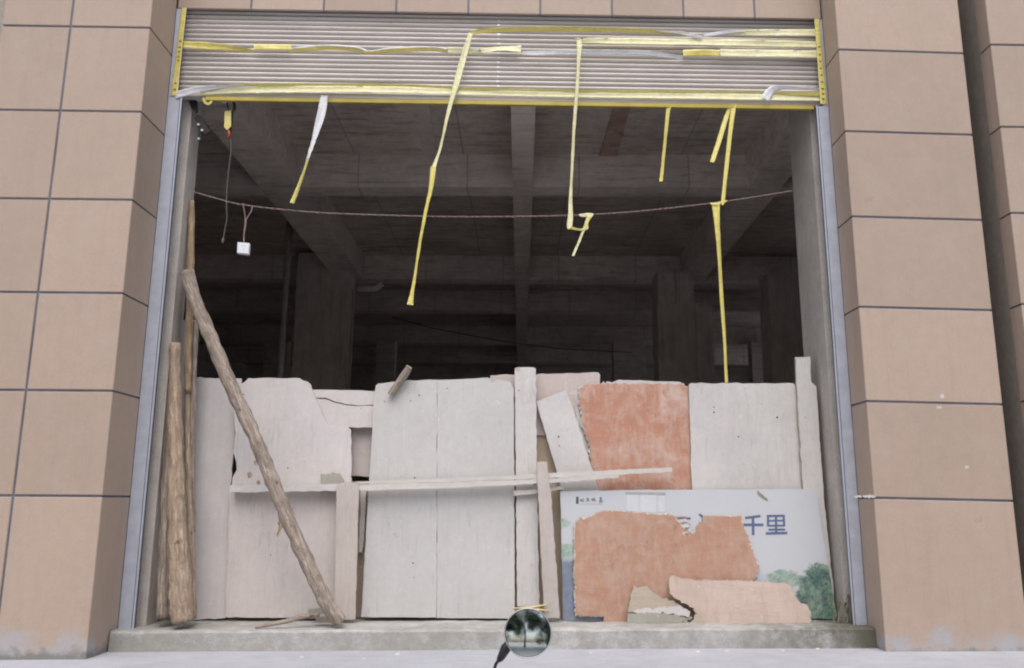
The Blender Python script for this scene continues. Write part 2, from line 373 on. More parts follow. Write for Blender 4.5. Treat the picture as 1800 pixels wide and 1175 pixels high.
M['print_blue'] = plain('printed_slate_blue', (.095, .12, .22), .5, 0, .1); M['print_dark'] = plain('printed_dark_ink', (.07, .08, .12), .5); M['print_white'] = plain('printed_house_white', (.53, .545, .57), .45, 0, .05)
M['print_grey'] = plain('printed_roof_grey', (.33, .325, .32), .5)
mt, nt, b = new_mat('mirror_glass'); g = G(nt); b.inputs['Metallic'].default_value = 1; b.inputs['Base Color'].default_value = (.56, .61, .60, 1)
g.L(g.ramp(g.noise(g.coords(), 60, 3), .4, .8, (.05,)*3, (.16,)*3), b.inputs['Roughness']); M['mirror'] = mt
M['chrome'] = plain('grey_rim', (.45, .47, .5), .3, .7)
M['paint_red'] = plain('scooter_paint', (.12, .02, .02), .3); M['tyre'] = plain('tyre_rubber', (.02, .02, .02), .85)
def leaf_mat():
    mt, nt, b = new_mat('leaf_green'); g = G(nt); tc = g.node('ShaderNodeTexCoord')
    n = g.noise(tc.outputs['Object'], 1.6, 4); f = g.noise(tc.outputs['Object'], 25, 2)
    a = g.ramp(n, .3, .7, (.025, .05, .02), (.07, .12, .04)); a = g.mix(.4, a, g.ramp(f, .3, .7, (.02, .04, .015), (.10, .15, .05)))
    g.L(a, b.inputs['Base Color']); b.inputs['Roughness'].default_value = .55; return mt
M['leaf'] = leaf_mat(); M['bark'] = plain('tree_bark', (.10, .08, .06), .95, 0, .4, 12, .5)

# ------------------------------------------------------------------ ground and street
GR = 0.008                                       # the forecourt rises slightly to the right
mb = MB()
nx, ny = 40, 8
fy0, fy1 = -1.35, 0.3
V = [(-14 + 28 * i / nx, fy0 + (fy1 - fy0) * j / ny, GR * (-14 + 28 * i / nx) + .006 * mnoise.noise(Vector((i * .7, j * .6, 0)))) for j in range(ny + 1) for i in range(nx + 1)]
F = [(j*(nx+1)+i, j*(nx+1)+i+1, (j+1)*(nx+1)+i+1, (j+1)*(nx+1)+i) for j in range(ny) for i in range(nx)]
mb.add(V, F)
V = [(-14, fy0, GR * -14 - .006), (14, fy0, GR * 14 - .006), (14, fy0, -.72), (-14, fy0, -.72)]
mb.add([(x, fy0, GR * x + .006 * mnoise.noise(Vector(((x + 14) / 28 * nx * .7, 0, 0)))) for x in [-14 + 28 * i / nx for i in range(nx + 1)]] + [(-14 + 28 * i / nx, fy0, -.72) for i in range(nx + 1)],
       [(nx + 1 + i, nx + 2 + i, i + 1, i) for i in range(nx)])
tag(mb.build('pavement', M['forecourt'], smooth=False, origin=(0, 0, 0)), 'pale grey concrete forecourt in front of the concrete step', kind='structure')
mb = MB(); mb.add([(-150, -200, -.5), (150, -200, -.5), (150, 60, -.5), (-150, 60, -.5)], [(0, 1, 2, 3)])
tag(mb.build('street', M['street'], origin=(0, 0, -.5)), 'grey street lying lower than the forecourt', kind='structure')

# ------------------------------------------------------------------ tiled pillars and lintel
ROWS = [0.0, .966, 1.643, 2.302, 2.962, 3.614, 4.264, 4.92, 5.58]
J = .0072                                        # half a joint
def pillar(name, label, cols, yf, reveals, z_at=lambda x, z: z, top=5.58, core_back=None):
    """cols: x of the vertical joints; reveals: (x, y_back, side) returns of tile"""
    x0, x1 = cols[0], cols[-1]
    t = empty(name, ((x0 + x1) / 2, yf + KX * (x0 + x1) / 2, GR * x0)); tag(t, label, 'pillar')
    g_in = .009
    back = max(r[1] for r in reveals) if not core_back else reveals[0][1]
    mb = MB(); mb.fbox(x0 + g_in, x1 - g_in, yf + g_in, max(back, yf + .1), GR * x0 - .05, top)
    mb.build('joint_core', M['grout'], t)
    if core_back:
        mb = MB(); mb.fbox(x0 + .012, x1 - .03, max(r_[1] for r_ in reveals[:1]) + .0005, core_back, -.05, top); mb.build('shade_dark_side', M['recess'], t)  # side behind the short reveal; gap shade put into its dark colour
    for r in range(len(ROWS) - 1):
        z0, z1 = ROWS[r], ROWS[r + 1]
        mat = M['tile_low'] if r == 0 else M['tile']
        for c in range(len(cols) - 1):
            a, b = cols[c] + (J if c else 0), cols[c + 1] - (J if c < len(cols) - 2 else 0)
            q = MB(); lo = z0 + J if r else GR * a - .03; hi = z1 - J
            q.fbox(a, b, yf, yf + .02, lo, hi, ch=.004)
            for vv in q.v: vv.z = z_at(vv.x, vv.z)
            q.build('tile', mat, t, origin=(( a + b) / 2, yf + KX * (a + b) / 2, max(lo, 0)))
        for (x, yb, sd) in reveals:
            q = MB(); lo = z0 + J if r else GR * x - .03; hi = z1 - J
            ya = yf + .0205
            xa, xb = (x - .02, x) if sd > 0 else (x, x + .02)
            q.fbox(xa, xb, ya, yb, lo, hi)
            for vv in q.v: vv.z = z_at(vv.x, vv.z)
            q.build('tile', mat, t, origin=(x, (ya + yb) / 2, max(lo, 0)))
    return t
pillar('tiled_pillar', 'wide beige tiled pillar at the left of the opening with upright joint', [-3.72, -3.236, -2.672], -.38, [(-2.672, .0, 1), (-3.72, .3, -1)])
pillar('tiled_pillar', 'beige tiled pillar one tile wide right of the opening', [2.349, 3.283], -.26, [(2.349, .0, -1), (3.283, -.10, 1)],
       z_at=lambda x, z: z if z < .05 else z + (-.012 if z > 1 else .02) - (.016 * (x - 2.35)))
pillar('tiled_pillar', 'cropped beige tiled pillar at far right edge beyond the dark gap', [3.445, 4.25, 5.1], -.34, [(3.445, -.20, -1), (5.1, .3, 1)], core_back=.3)
rp_ = [o for o in bpy.data.objects if o.name.startswith('tiled_pillar') and 'one tile' in o.get('label', '')][0]
for k, (x, y, w_, h_) in enumerate(((1657, 697, 4, 5), (1651, 717, 5, 3), (1700, 822, 4, 3), (1528, 873, 12, 3), (1508, 873.5, 8, 2.5))):
    px = [(x - w_, y - h_ * .4, .8), (x, y - h_, .8), (x + w_, y - h_ * .3, .8), (x + w_ * .6, y + h_ * .8, .8), (x - w_ * .7, y + h_ * .7, .8)]
    sheet('cement_fleck', px, -.2612 if x > 1530 else -.262, .0015, [M['stone'], M['stone']], rp_, 0, .6, 2.0, 140 + k)
w = empty('dark_recess', (3.36, .35, 0)); tag(w, 'dark brown recessed strip between the two right pillars', 'wall')
mb = MB(); mb.box((3.2, .60, -.1), (3.6, .7, 5.58)); mb.build('back_panel', M['recess'], w)
mb = MB(); mb.fbox(3.20, 3.27, -.09, .50, -.1, 5.58); mb.build('side_panel', M['recess'], w)

lint = empty('tiled_lintel', (0, 0, 4.67)); tag(lint, 'beige tiled lintel wall above the rolling shutter', 'wall')
mb = MB(); mb.fbox(-2.665, 2.345, .010, .045, 4.672, 4.90); mb.fbox(-2.665, 2.345, .010, .30, 4.90, 6.6); mb.build('joint_core', M['grout'], lint)
jx = [-2.668] + [-2.099 + .5595 * k for k in range(8)] + [2.345]
for r, (z0, z1) in enumerate([(4.668, 5.30), (5.30, 5.95), (5.95, 6.6)]):
    for k in range(len(jx) - 1):
        q = MB(); a, b_ = jx[k] + J, jx[k + 1] - J; q.fbox(a, b_, 0, .02, z0 + (J if r else 0), z1 - J, ch=.003)
        q.build('tile', M['tile'], lint, origin=((a + b_) / 2, 0, z0))
# neighbouring plain facade beyond the pillars, so that the room is closed
fw = empty('facade_wall', (-6, .2, 0)); tag(fw, 'rendered facade wall beside the leftmost pillar', 'wall')
mb = MB(); mb.fbox(-11, -3.70, .12, .34, -.2, 6.6); mb.build('wall', M['recess'], fw)
fw = empty('facade_wall', (8, .2, 0)); tag(fw, 'rendered facade wall beyond the far right pillar', 'wall')
mb = MB(); mb.fbox(5.08, 11, .12, .34, -.2, 6.6); mb.build('wall', M['recess'], fw)

# ------------------------------------------------------------------ concrete shell behind
sh = empty('concrete_building', (0, 8, 0)); tag(sh, 'dark unfinished concrete hall with ceiling beams behind the opening', 'building')
ZB, ZS = 4.36, 4.76
def cbox(name, a, b, mat='concrete', parent=None): q = MB(); q.box(a, b); return q.build(name, M[mat], parent or sh)
cbox('jamb', (-3.70, .040, -.1), (-2.535, .22, ZS), 'jamb')
cbox('jamb', (2.245, .195, -.1), (3.19, .68, ZS), 'jamb')
cbox('jamb', (3.62, .45, -.1), (5.10, .66, ZS), 'jamb')
slab = cbox('ceiling_slab', (-8, .36, ZS), (8, 18, ZS + .2), 'ceiling')
cbox('upper_wall', (-3.7, .34, 4.70), (5.1, .36, 6.6), 'concrete_dim')
cbox('floor_slab', (-8, .63, -.2), (8, 18, .06), 'concrete')
cbox('wall', (-8.2, .36, -.2), (-8.001, 18, ZS), 'concrete_dim'); cbox('wall', (8.001, .6, -.2), (8.2, 8.0, ZS), 'concrete_dim'); cbox('wall', (8.001, 15.0, -.2), (8.2, 18, ZS), 'concrete_dim')
cbox('added_opening_sill', (8.001, 8.0, -.2), (8.2, 15.0, 1.6), 'concrete_dim'); cbox('added_opening_header', (8.001, 8.0, 3.6), (8.2, 15.0, ZS), 'concrete_dim')   # unseen opening added in the side wall to light the hall's back
cbox('wall', (-8.2, 18.001, -.2), (8.2, 18.2, ZS), 'concrete_dim')
XB = [(-2.92, -2.49), (-.10, .12), (2.50, 2.87)]
for k, (a, b_) in enumerate(XB): cbox('beam', (a, .70 if k != 1 else .40, ZB + (.0 if k != 1 else .02)), (b_, 17.99 if k == 1 else 6.79, ZS - .001), 'concrete', slab)
for Y in (2.88, 6.80, 9.0, 12.2, 14.8):
    xs = [(-7.99, -2.922), (-2.488, -.102), (.122, 2.498), (2.872, 7.99)] if Y < 6 else [(-7.99, -.102), (.122, 7.99)]
    for a, b_ in xs: cbox('beam', (a, Y, ZB + .012), (b_, Y + .28, ZS - .001), 'concrete', slab)
cbox('column', (-3.42, 6.35, .06), (-2.62, 6.795, ZB + .30), 'column')
cbox('column', (2.04, 6.30, .06), (2.86, 6.795, 3.86), 'column'); cbox('column', (2.06, 6.32, 3.862), (2.60, 6.795, ZB + .01), 'column')
cbox('column', (3.72, 6.30, .06), (4.40, 6.795, ZB - .002), 'column')
cbox('column', (-3.15, 11.9, .06), (-2.75, 12.19, ZB)); cbox('column', (2.0, 11.9, .06), (2.72, 12.19, ZB))
cbox('column', (-5.6, 11.9, .06), (-5.1, 12.19, ZB)); cbox('column', (5.0, 11.9, .06), (5.5, 12.19, ZB))
# joint strips left on the underside of the slab
for px, mat in (([(722, 177), (753, 177), (767, 272), (743, 272)], 'concrete_dim'), ([(1082, 181), (1110, 181), (1082, 286), (1050, 286)], 'formwork')):
    if mat == 'formwork': M['formwork'] = plain('rusty_formwork_strip', (.36, .26, .22), .9, 0, .35, 6)
    p = [atz(x, y, ZS - .02) for x, y in px]; q = [v + Vector((0, 0, .018)) for v in p]
    build('formwork_strip', p + q, [(0, 1, 2, 3), (7, 6, 5, 4), (0, 4, 5, 1), (1, 5, 6, 2), (2, 6, 7, 3), (3, 7, 4, 0)], M[mat], slab)

pp = empty('drain_pipe', at(494, 665, 5.0, 0)); tag(pp, 'grey upright drain pipe inside the hall before the left column', 'pipe')
p1 = at(507, 425, 5.0, 0); q = MB(); q.tube([(p1.x, p1.y, .07), (p1.x, p1.y, 2), (p1.x, p1.y, ZS - .01)], .043, 12); q.build('pipe', M['pvc'], pp, True)
q = MB(); q.tube([(p1.x, p1.y, 2.4), (p1.x, p1.y, 2.5)], .05, 12); q.build('collar', M['pvc'], pp, True)
c1 = at(621, 508, 5.9, 0); cd = empty('conduit', (c1.x, c1.y, .06)); tag(cd, 'thin upright conduit pipe in the dark hall under a white elbow', 'pipe')
q = MB(); q.tube([(c1.x, c1.y, .06), (c1.x, c1.y, c1.z)], .012, 8); q.build('pipe', M['pvc'], cd, True)
e0 = [at(x, y, 5.85, 0) for x, y in ((629, 508), (648, 508), (662, 507), (668, 502), (672, 499))]
q = MB(); q.tube(e0, .045, 10); tag(q.build('pipe_elbow', M['pvc_white'], None, True), 'white plastic pipe elbow hanging in the dark hall', 'pipe')
# slack cable far in the room
q = MB(); q.tube([at(690, 558, 7.4, 0), at(760, 577, 7.4, 0), at(880, 600, 7.4, 0), at(980, 613, 7.4, 0), at(1110, 620, 7.4, 0)], .007, 6)
tag(q.build('slack_cable', M['black'], None, True), 'thin black cable sagging across the back of the hall', 'cable')

# ------------------------------------------------------------------ step
def step():
    mb = MB(); n = 110; x0, x1 = -2.66, 2.36; yf = -.125
    prof = []
    for k in range(n + 1):
        x = x0 + (x1 - x0) * k / n; nz = mnoise.noise(Vector((x * 3.1, 0, 0))); n2 = mnoise.noise(Vector((x * 11, 3, 0)))
        zt = .127 + GR * x + .004 * nz + .003 * n2; y = yf + KX * x + .006 * nz + .004 * n2
        prof.append([(x, y - .004, GR * x - .03), (x, y, zt * .5), (x, y + .002, zt - .012), (x, y + .014, zt), (x, y + .12, zt + .003 * n2), (x, .62 + KX * x, zt + .004)])
    m_ = len(prof[0])
    mb.add([p for r in prof for p in r], [(k*m_+j, (k+1)*m_+j, (k+1)*m_+j+1, k*m_+j+1) for k in range(n) for j in range(m_ - 1)])
    return mb.build('concrete_step', M['step'], origin=(0, 0, 0))
tag(step(), 'low mossy concrete step under the boarded opening', 'step')

# ------------------------------------------------------------------ rolling shutter
rs = empty('rolling_shutter', (0, .05, 3.93)); tag(rs, 'grey rolling shutter pulled up, strips of yellow tape across it', 'shutter')
zt0, zt1 = 3.985, 4.74; NS = 19; hs_ = (zt1 - zt0) / NS
def slat_mesh(z):
    mb = MB(); pr = [(.0, .0), (-.010, .10), (-.018, .30), (-.019, .55), (-.012, .78), (-.002, .90), (.004, .93), (.004, 1.0)]
    xs = [-2.62, 2.325]
    mb.add([(x, .075 + KX * x + py, z + pz * hs_) for x in xs for py, pz in pr], [(j, len(pr) + j, len(pr) + j + 1, j + 1) for j in range(len(pr) - 1)])
    return mb
for k in range(NS):
    s_ = slat_mesh(zt0 + k * hs_).build('slat', M['slat'], rs, True)
    q = MB(); xc = -.187 + .002 * (k % 3 - 1) + .004 * k / NS; zc = zt0 + (k + .5) * hs_
    q.fbox(xc - .008, xc + .008, .0525, .0555, zc - .009, zc + .007); q.build('rivet', M['bolt'] if k % 4 else M['socket'], s_)
q = MB(); q.fbox(-2.60, 2.30, .03, .09, 3.948, 3.984, ch=.006); q.build('bottom_bar', M['slat'], rs)
q = MB(); q.fbox(-2.40, 2.24, .024, .052, 3.916, 3.946); q.build('bottom_seal', M['bar'], rs)
for sd in (-1, 1):
    g0, g1 = (-2.6705, -2.566) if sd < 0 else (2.252, 2.3475)
    top = 4.666
    q = MB()
    zl = GR * g0 + .125
    if sd < 0:
        q.fbox(g0, g1 - .018, .006, .012, zl, 3.93); q.fbox(g0, g0 + .062, .006, .012, 3.931, top); q.fbox(g0, g0 + .006, .0125, .11, zl, top); q.fbox(g1 - .024, g1 - .018, .0125, .05, zl, 3.93)
    else:
        q.fbox(g0 + .018, g1, .006, .012, zl, 3.93); q.fbox(g1 - .045, g1, .006, .012, 3.931, top); q.fbox(g1 - .006, g1, .0125, .11, zl, top); q.fbox(g0 + .018, g0 + .024, .0125, .05, zl, 3.93)
    gr_ = q.build('guide_rail', M['rail'], rs)
    q = MB()
    if sd < 0: q.fbox(g1 - .010, g1, .0, .012, zl, 3.93); 
    else: q.fbox(g0, g0 + .010, .0, .012, zl, 3.93)
    q.build('rail_lip', M['rail_edge'], gr_)
    q = MB()
    if sd < 0: q.fbox(g1 - .0175, g1 - .0105, .016, .05, zl, 3.93)
    else: q.fbox(g0 + .0105, g0 + .0175, .016, .05, zl, 3.93)
    q.build('rail_slot', M['slot'], gr_)

# ------------------------------------------------------------------ tapes
def ribbon(name, pts, y0, mats, label=None, group=None, parent=None, sub=6, seed=0, curl=0.0):
    """pts: (px, py, width_px, roll_deg [, dy]); a thin film with a front and a back"""
    rnd = random.Random(seed); P = []; 
    n = len(pts)
    def cr(a, b, c, d, t): return .5 * ((2*b) + (-a + c)*t + (2*a - 5*b + 4*c - d)*t*t + (-a + 3*b - 3*c + d)*t*t*t)
    pts = [tuple(p) + (0.0,) * (5 - len(p)) for p in pts]
    S = []
    for k in range(n - 1):
        p0, p1, p2, p3 = pts[max(k-1, 0)], pts[k], pts[k+1], pts[min(k+2, n-1)]
        for q in range(sub): S.append([cr(p0[i], p1[i], p2[i], p3[i], q / sub) for i in range(5)])
    S.append(list(pts[-1]))
    C = [at(s[0], s[1], y0 + s[4]) for s in S]
    V = []; m_ = len(S); th = .0009
    W = 5
    for k, s in enumerate(S):
        t = (C[min(k+1, m_-1)] - C[max(k-1, 0)]).normalized()
        nf = Vector((KX, -1, 0)).normalized(); side = nf.cross(t).normalized(); nn = t.cross(side).normalized()
        r = math.radians(s[3] + rnd.gauss(0, 3)); wd = side * math.cos(r) + nn * math.sin(r); nr = wd.cross(t).normalized()
        if nr.y > 0 and abs(s[3]) < 80: nr = -nr
        h = s[2] / 2 / 249.0 * (1 + .0 * rnd.random())
        for j in range(W):
            u = -1 + 2 * j / (W - 1)
            V.append(C[k] + wd * h * u + nr * (curl * h * (u * u - .5)) + nr * .003 * mnoise.noise(Vector((k * .5, j * .9, seed))))
    B = len(V); N = []
    F = []; I = []
    # back layer offset along local normals
    for k in range(m_):
        a = V[k*W + 0]; b_ = V[k*W + W-1]; t = (C[min(k+1, m_-1)] - C[max(k-1, 0)]); nr = (b_ - a).cross(t).normalized()
        for j in range(W): N.append(V[k*W+j] + nr * th)
    for k in range(m_ - 1):
        for j in range(W - 1):
            F.append((k*W+j, k*W+j+1, (k+1)*W+j+1, (k+1)*W+j)); I.append(0)
            F.append((B+k*W+j+1, B+k*W+j, B+(k+1)*W+j, B+(k+1)*W+j+1)); I.append(1)
        F.append((k*W, (k+1)*W, B+(k+1)*W, B+k*W)); I.append(0); F.append((k*W+W-1, B+k*W+W-1, B+(k+1)*W+W-1, (k+1)*W+W-1)); I.append(0)
    o = build(name, V + N, F, mats, parent, I, True)
    if label: tag(o, label, 'tape', group)
    return o
TG = 'yellow tape strips on the shutter'; HGR = 'loose tape ends hanging in the opening'
Yl, Pa, Wh, Oc = M['yellow'], M['pale'], M['white_film'], M['ochre']
# along the bottom edge
ribbon('barrier_tape', [(352, 164, 8, 20), (400, 160, 12, 8), (480, 157, 18, -8), (620, 157, 18, -20), (760, 160, 15, -10), (900, 165, 11, 5), (1060, 168, 11, 0), (1250, 170, 13, -10), (1444, 173, 14, -8)], .012, [Pa, Pa], 'long pale yellow tape along the lower edge of the shutter', TG, seed=1, curl=.25)
ribbon('barrier_tape', [(352, 158, 3, 30), (420, 151, 6, 50), (520, 149, 6, 55), (700, 150, 5, 55), (850, 157, 5, 40), (1000, 160, 5, 35), (1240, 162, 5, 40), (1340, 163, 4, 40), (1446, 166, 8, 10)], .004, [Yl, Wh], 'narrow folded yellow tape edge just above the lowest tape strip', TG, seed=2, curl=.2)
ribbon('barrier_tape', [(308, 168, 13, 0), (326, 163, 14, 10), (352, 157, 11, 25), (390, 153, 7, 50), (430, 151, 3, 70)], -.004, [Wh, Wh], 'white twisted tape end at the lower left corner of the shutter', TG, seed=3, curl=.2)
ribbon('barrier_tape', [(1345, 174, 16, 0), (1352, 164, 17, 10), (1362, 156, 13, 30), (1385, 154, 8, 50), (1440, 157, 4, 40)], -.006, [Wh, Wh], 'white folded tape patch at the lower right of the shutter', TG, seed=4)
# middle strip
ribbon('barrier_tape', [(322, 79, 14, 0), (360, 81, 15, 10), (400, 84, 12, 25), (430, 88, 9, 45), (446, 90, 5, 60)], .010, [Yl, Wh], 'yellow tape of the middle row at its left end', TG, seed=5, curl=.3)
ribbon('barrier_tape', [(446, 83, 12, 5), (480, 83, 12, -5), (512, 84, 12, 5)], .006, [Yl, Wh], 'short flat yellow tape overlap right of the left end, middle row', TG, seed=6)
ribbon('barrier_tape', [(510, 90, 6, 40), (560, 85, 8, 40), (600, 85, 8, 45), (630, 88, 8, 50), (648, 93, 5, 60), (680, 90, 8, 50), (740, 87, 8, 45), (775, 88, 8, 45), (787, 93, 5, 50)], .008, [Yl, Wh], 'yellow twisted tape pinched at mid length, middle row left half', TG, seed=7, curl=.3)
ribbon('barrier_tape', [(787, 89, 11, 5), (840, 91, 9, 30), (848, 90, 9, 10), (880, 86, 11, -15), (916, 87, 15, 0)], .010, [Pa, Wh], 'pale yellow tape ending beside the rivet line, middle row', TG, seed=8, curl=.2)
ribbon('barrier_tape', [(918, 94, 6, 20), (940, 94, 8, 10), (980, 93, 8, 20), (1060, 92, 9, 30), (1130, 93, 9, 30), (1170, 98, 8, 30), (1200, 102, 8, 40)], .006, [Wh, Yl], 'white backed tape sagging in the middle row right of centre', TG, seed=9, curl=.25)
ribbon('barrier_tape', [(1201, 94, 14, 0), (1230, 93, 13, 20), (1265, 94, 14, 5)], .008, [Yl, Wh], 'short darker yellow tape between white and pale strips', TG, seed=10)
ribbon('barrier_tape', [(1266, 93, 15, 5), (1300, 94, 16, 0), (1380, 95, 16, -5), (1438, 96, 17, 0)], .012, [Pa, Wh], 'pale yellow tape at right end of the middle row', TG, seed=11, curl=.2)
ribbon('barrier_tape', [(512, 85, 2, 0), (560, 80.5, 4, 10), (600, 81, 4, 0), (632, 85, 3.5, 0), (647, 90, 2, 0)], .000, [Wh, Wh], 'thin white curled edge over the pinched yellow tape, left half', TG, seed=15)
ribbon('barrier_tape', [(652, 90, 2, 0), (690, 85, 3.5, 0), (740, 83, 4, 0), (786, 86, 2.5, 0)], .000, [Wh, Wh], 'thin white curled edge over the pinched yellow tape, right half', TG, seed=16)
ribbon('barrier_tape', [(1150, 54, 2, 0), (1190, 57, 5, 10), (1215, 62, 7, 20), (1235, 67, 6, 30)], -.006, [Wh, Wh], 'white turned tape end dipping in the upper row', TG, seed=17)
ribbon('barrier_tape', [(1237, 64, 4, 20), (1255, 60, 7, 10), (1285, 56, 6, 20), (1310, 55, 2, 0)], -.004, [Wh, Wh], 'white turned tape start right of the dip in the upper row', TG, seed=18)
# upper strips
ribbon('barrier_tape', [(829, 57, 8, 20), (880, 53, 9, 40), (980, 51, 10, 45), (1080, 53, 9, 45), (1160, 56, 8, 40), (1200, 60, 7, 40), (1234, 67, 6, 40)], .000, [Yl, Wh], 'long yellow tape arching in the upper row of the shutter', TG, seed=12, curl=.35)
ribbon('barrier_tape', [(1236, 64, 4, 40), (1262, 59, 8, 40), (1300, 58, 11, 25), (1360, 58, 14, 5), (1438, 58, 15, 0)], .004, [Pa, Wh], 'yellow tape with white twist at upper right of the shutter', TG, seed=13, curl=.25)
ribbon('barrier_tape', [(1021, 75, 6, 30), (1036, 72, 11, 10), (1100, 73, 14, 0), (1240, 75, 15, -5), (1350, 77, 14, 10), (1438, 79, 14, 0)], .008, [Pa, Yl], 'broad pale yellow tape of the second row at the right', TG, seed=14, curl=.2)
# tape on the guide rails with printed marks
for k, (xa, ya, xb, yb, lab) in enumerate(((323.5, 14, 306, 168, 'yellow printed tape wrapped on the upper left guide rail'), (1436, 33, 1448, 183, 'yellow printed tape wrapped on the upper right guide rail'))):
    t = ribbon('barrier_tape', [(xa, ya, 10, 0), ((xa + xb) / 2, (ya + yb) / 2, 11, 3), (xb, yb, 13, 0)], -.003, [Yl, Wh], lab, 'tape on the guide rails', seed=20 + k)
    for f in (.38, .45, .50, .555, .60, .86, .93) if k == 0 else (.33, .42, .50, .58, .66, .74, .82, .88, .94):
        cx, cy = xa + (xb - xa) * f, ya + (yb - ya) * f
        ribbon('printed_mark', [(cx - 1.6, cy, 3.2, 0), (cx + 2.0, cy + .3, 3.0, 0)], -.0052, [M['tape_ink'], M['tape_ink']], parent=t, sub=1, seed=k)
# hanging ends
ribbon('hanging_tape', [(571, 168, 14, 15), (566, 195, 15, -15), (556, 235, 13, 20), (545, 270, 10, 40), (530, 315, 8, 50), (513, 357, 9, 30)], .01, [Wh, Yl], 'leftmost hanging tape, white above and yellow below', HGR, seed=31, curl=.5)
ribbon('hanging_tape', [(513.5, 357, 8, 20), (530, 315, 6, 40), (542, 278, 4, 55)], .002, [Yl, Yl], 'yellow lower edge of the leftmost hanging tape', HGR, seed=32)
ribbon('hanging_tape', [(828, 58, 8, 10), (818, 90, 11, -10), (803, 145, 12, 15), (788, 200, 9, 35), (775, 258, 8, 45), (763, 294, 8, 20)], -.012, [Pa, Wh], 'upper part of the long slanting tape left of the shutter rivet line', HGR, seed=33, curl=.35)
ribbon('hanging_tape', [(762, 293, 11, 10), (758, 330, 10, 30), (748, 375, 8, 40), (738, 430, 8, 45), (729, 490, 7, 40), (723, 524, 9, 20), (721, 536, 12, 0)], -.010, [Yl, Pa], 'lower part of the long slanting tape ending over the dark hall', HGR, seed=34, curl=.35)
ribbon('hanging_tape', [(1011, 71, 5, 30), (1018, 73, 10, 0), (1017, 110, 7, 30), (1014, 160, 7, 35), (1009, 230, 7, 40), (1005, 310, 6, 40), (1003, 350, 7, 30), (1003, 378, 9, 10), (1001, 398, 10, 0), (1002, 402, 6, 30)], -.012, [Pa, Yl], 'long straight tape hanging down to the rope, right of centre', HGR, seed=35, curl=.3)
ribbon('hanging_tape', [(1001, 400, 5, 20), (1012, 403, 4, 20), (1022, 404, 3.5, 10), (1032, 402, 4, 0), (1032, 394, 4, 0), (1036, 380, 6, 0)], -.008, [Yl, Pa], 'small tape loop turning up to the rope', HGR, seed=36)
ribbon('hanging_tape', [(1018, 378, 3, 0), (1024, 379, 6, 10), (1034, 378, 7, 0), (1043, 377, 3, 0)], .006, [Pa, Pa], 'knotted tape wrap around the rope, right of centre', HGR, seed=37)
ribbon('hanging_tape', [(1039, 377, 9, 0), (1034, 385, 8, 20), (1028, 399, 7, 40), (1018, 424, 6, 45), (1007, 450, 6, 40)], .000, [Pa, Yl], 'short slanting tape end below the knot on the rope', HGR, seed=38)
ribbon('hanging_tape', [(1177, 181, 12, 0), (1174, 198, 8, 30), (1170, 240, 7, 45), (1166, 280, 7, 45), (1162, 319, 7, 35)], .03, [Yl, Yl], 'short straight tape hanging between the long tape and the split pair', HGR, seed=39, curl=.3)
ribbon('hanging_tape', [(1284, 184, 6, 40), (1275, 212, 9, 25), (1264, 248, 9, 20), (1252, 285, 9, 20)], .03, [Yl, Yl], 'short slanting tape of the split pair at the right', HGR, seed=40, curl=.3)
ribbon('hanging_tape', [(1290, 183, 9, 10), (1284, 230, 8, 30), (1278, 285, 8, 30), (1271, 352, 7, 35), (1270, 358, 7, 20)], .024, [Yl, Yl], 'longer tape of the split pair reaching the rope at the right', HGR, seed=41, curl=.3)
ribbon('hanging_tape', [(1249, 358, 3, 0), (1258, 359, 5, 0), (1269, 356, 5, 0), (1278, 353, 3, 0)], .034, [Yl, Pa], 'tape wrap around the rope at the right', HGR, seed=42)
ribbon('hanging_tape', [(1258, 358, 15, 10), (1260, 385, 11, 30), (1264, 440, 8, 45), (1269, 530, 7, 45), (1274, 600, 6, 45), (1277, 673, 6, 40)], .036, [Yl, Pa], 'long tape hanging from the rope down to the white board', HGR, seed=43, curl=.4)

# ------------------------------------------------------------------ rope, wires, socket, fittings
def smooth_path(pts, sub=8):
    out = []; n = len(pts)
    for k in range(n - 1):
        p0, p1, p2, p3 = pts[max(k-1, 0)], pts[k], pts[k+1], pts[min(k+2, n-1)]
        for q in range(sub):
            t = q / sub; out.append(tuple(.5 * ((2*b) + (-a + c)*t + (2*a - 5*b + 4*c - d)*t*t + (-a + 3*b - 3*c + d)*t**3) for a, b, c, d in zip(p0, p1, p2, p3)))
    out.append(tuple(pts[-1])); return out
rp = empty('rope', at(340, 338, .05)); tag(rp, 'thin twisted red and beige rope sagging across the opening', 'rope')
path = smooth_path([(338, 337), (380, 349), (425, 360), (510, 370), (600, 376), (770, 381), (900, 381), (1000, 379), (1080, 375), (1150, 369), (1270, 355), (1392, 336)], 60)
C3 = [at(x, y, .05) for x, y in path]
for s_, mat in ((0, 'rope_red'), (math.pi, 'rope_pale')):
    q = MB(); L = 0; P = []
    for k, c in enumerate(C3):
        if k: L += (C3[k] - C3[k-1]).length
        a = L / .085 * 2 * math.pi + s_; P.append(c + Vector((0, math.cos(a), math.sin(a))) * .0026)
    q.tube(P, .003, 5); q.build('strand', M[mat], rp, True)
sk = empty('wall_socket', at(428, 447, .045)); tag(sk, 'white square socket box dangling from the rope on a twisted wire', 'socket')
cs = [at(417.5, 426, .03), at(439, 428, .03), at(437.5, 447.5, .03), at(416.5, 445, .03)]; bk = [p + Vector((-.004, .034, 0)) for p in cs]
inn = [p + (sum(cs, Vector()) / 4 - p) * .1 + Vector((0, -.005, 0)) for p in cs]
build('box', cs + bk + inn, [(4, 5, 6, 7), (0, 4, 7, 3), (1, 2, 6, 5), (0, 1, 5, 4), (3, 7, 6, 2), (8, 11, 10, 9), (0, 8, 9, 1), (1, 9, 10, 2), (2, 10, 11, 3), (3, 11, 8, 0)], M['socket'], sk)
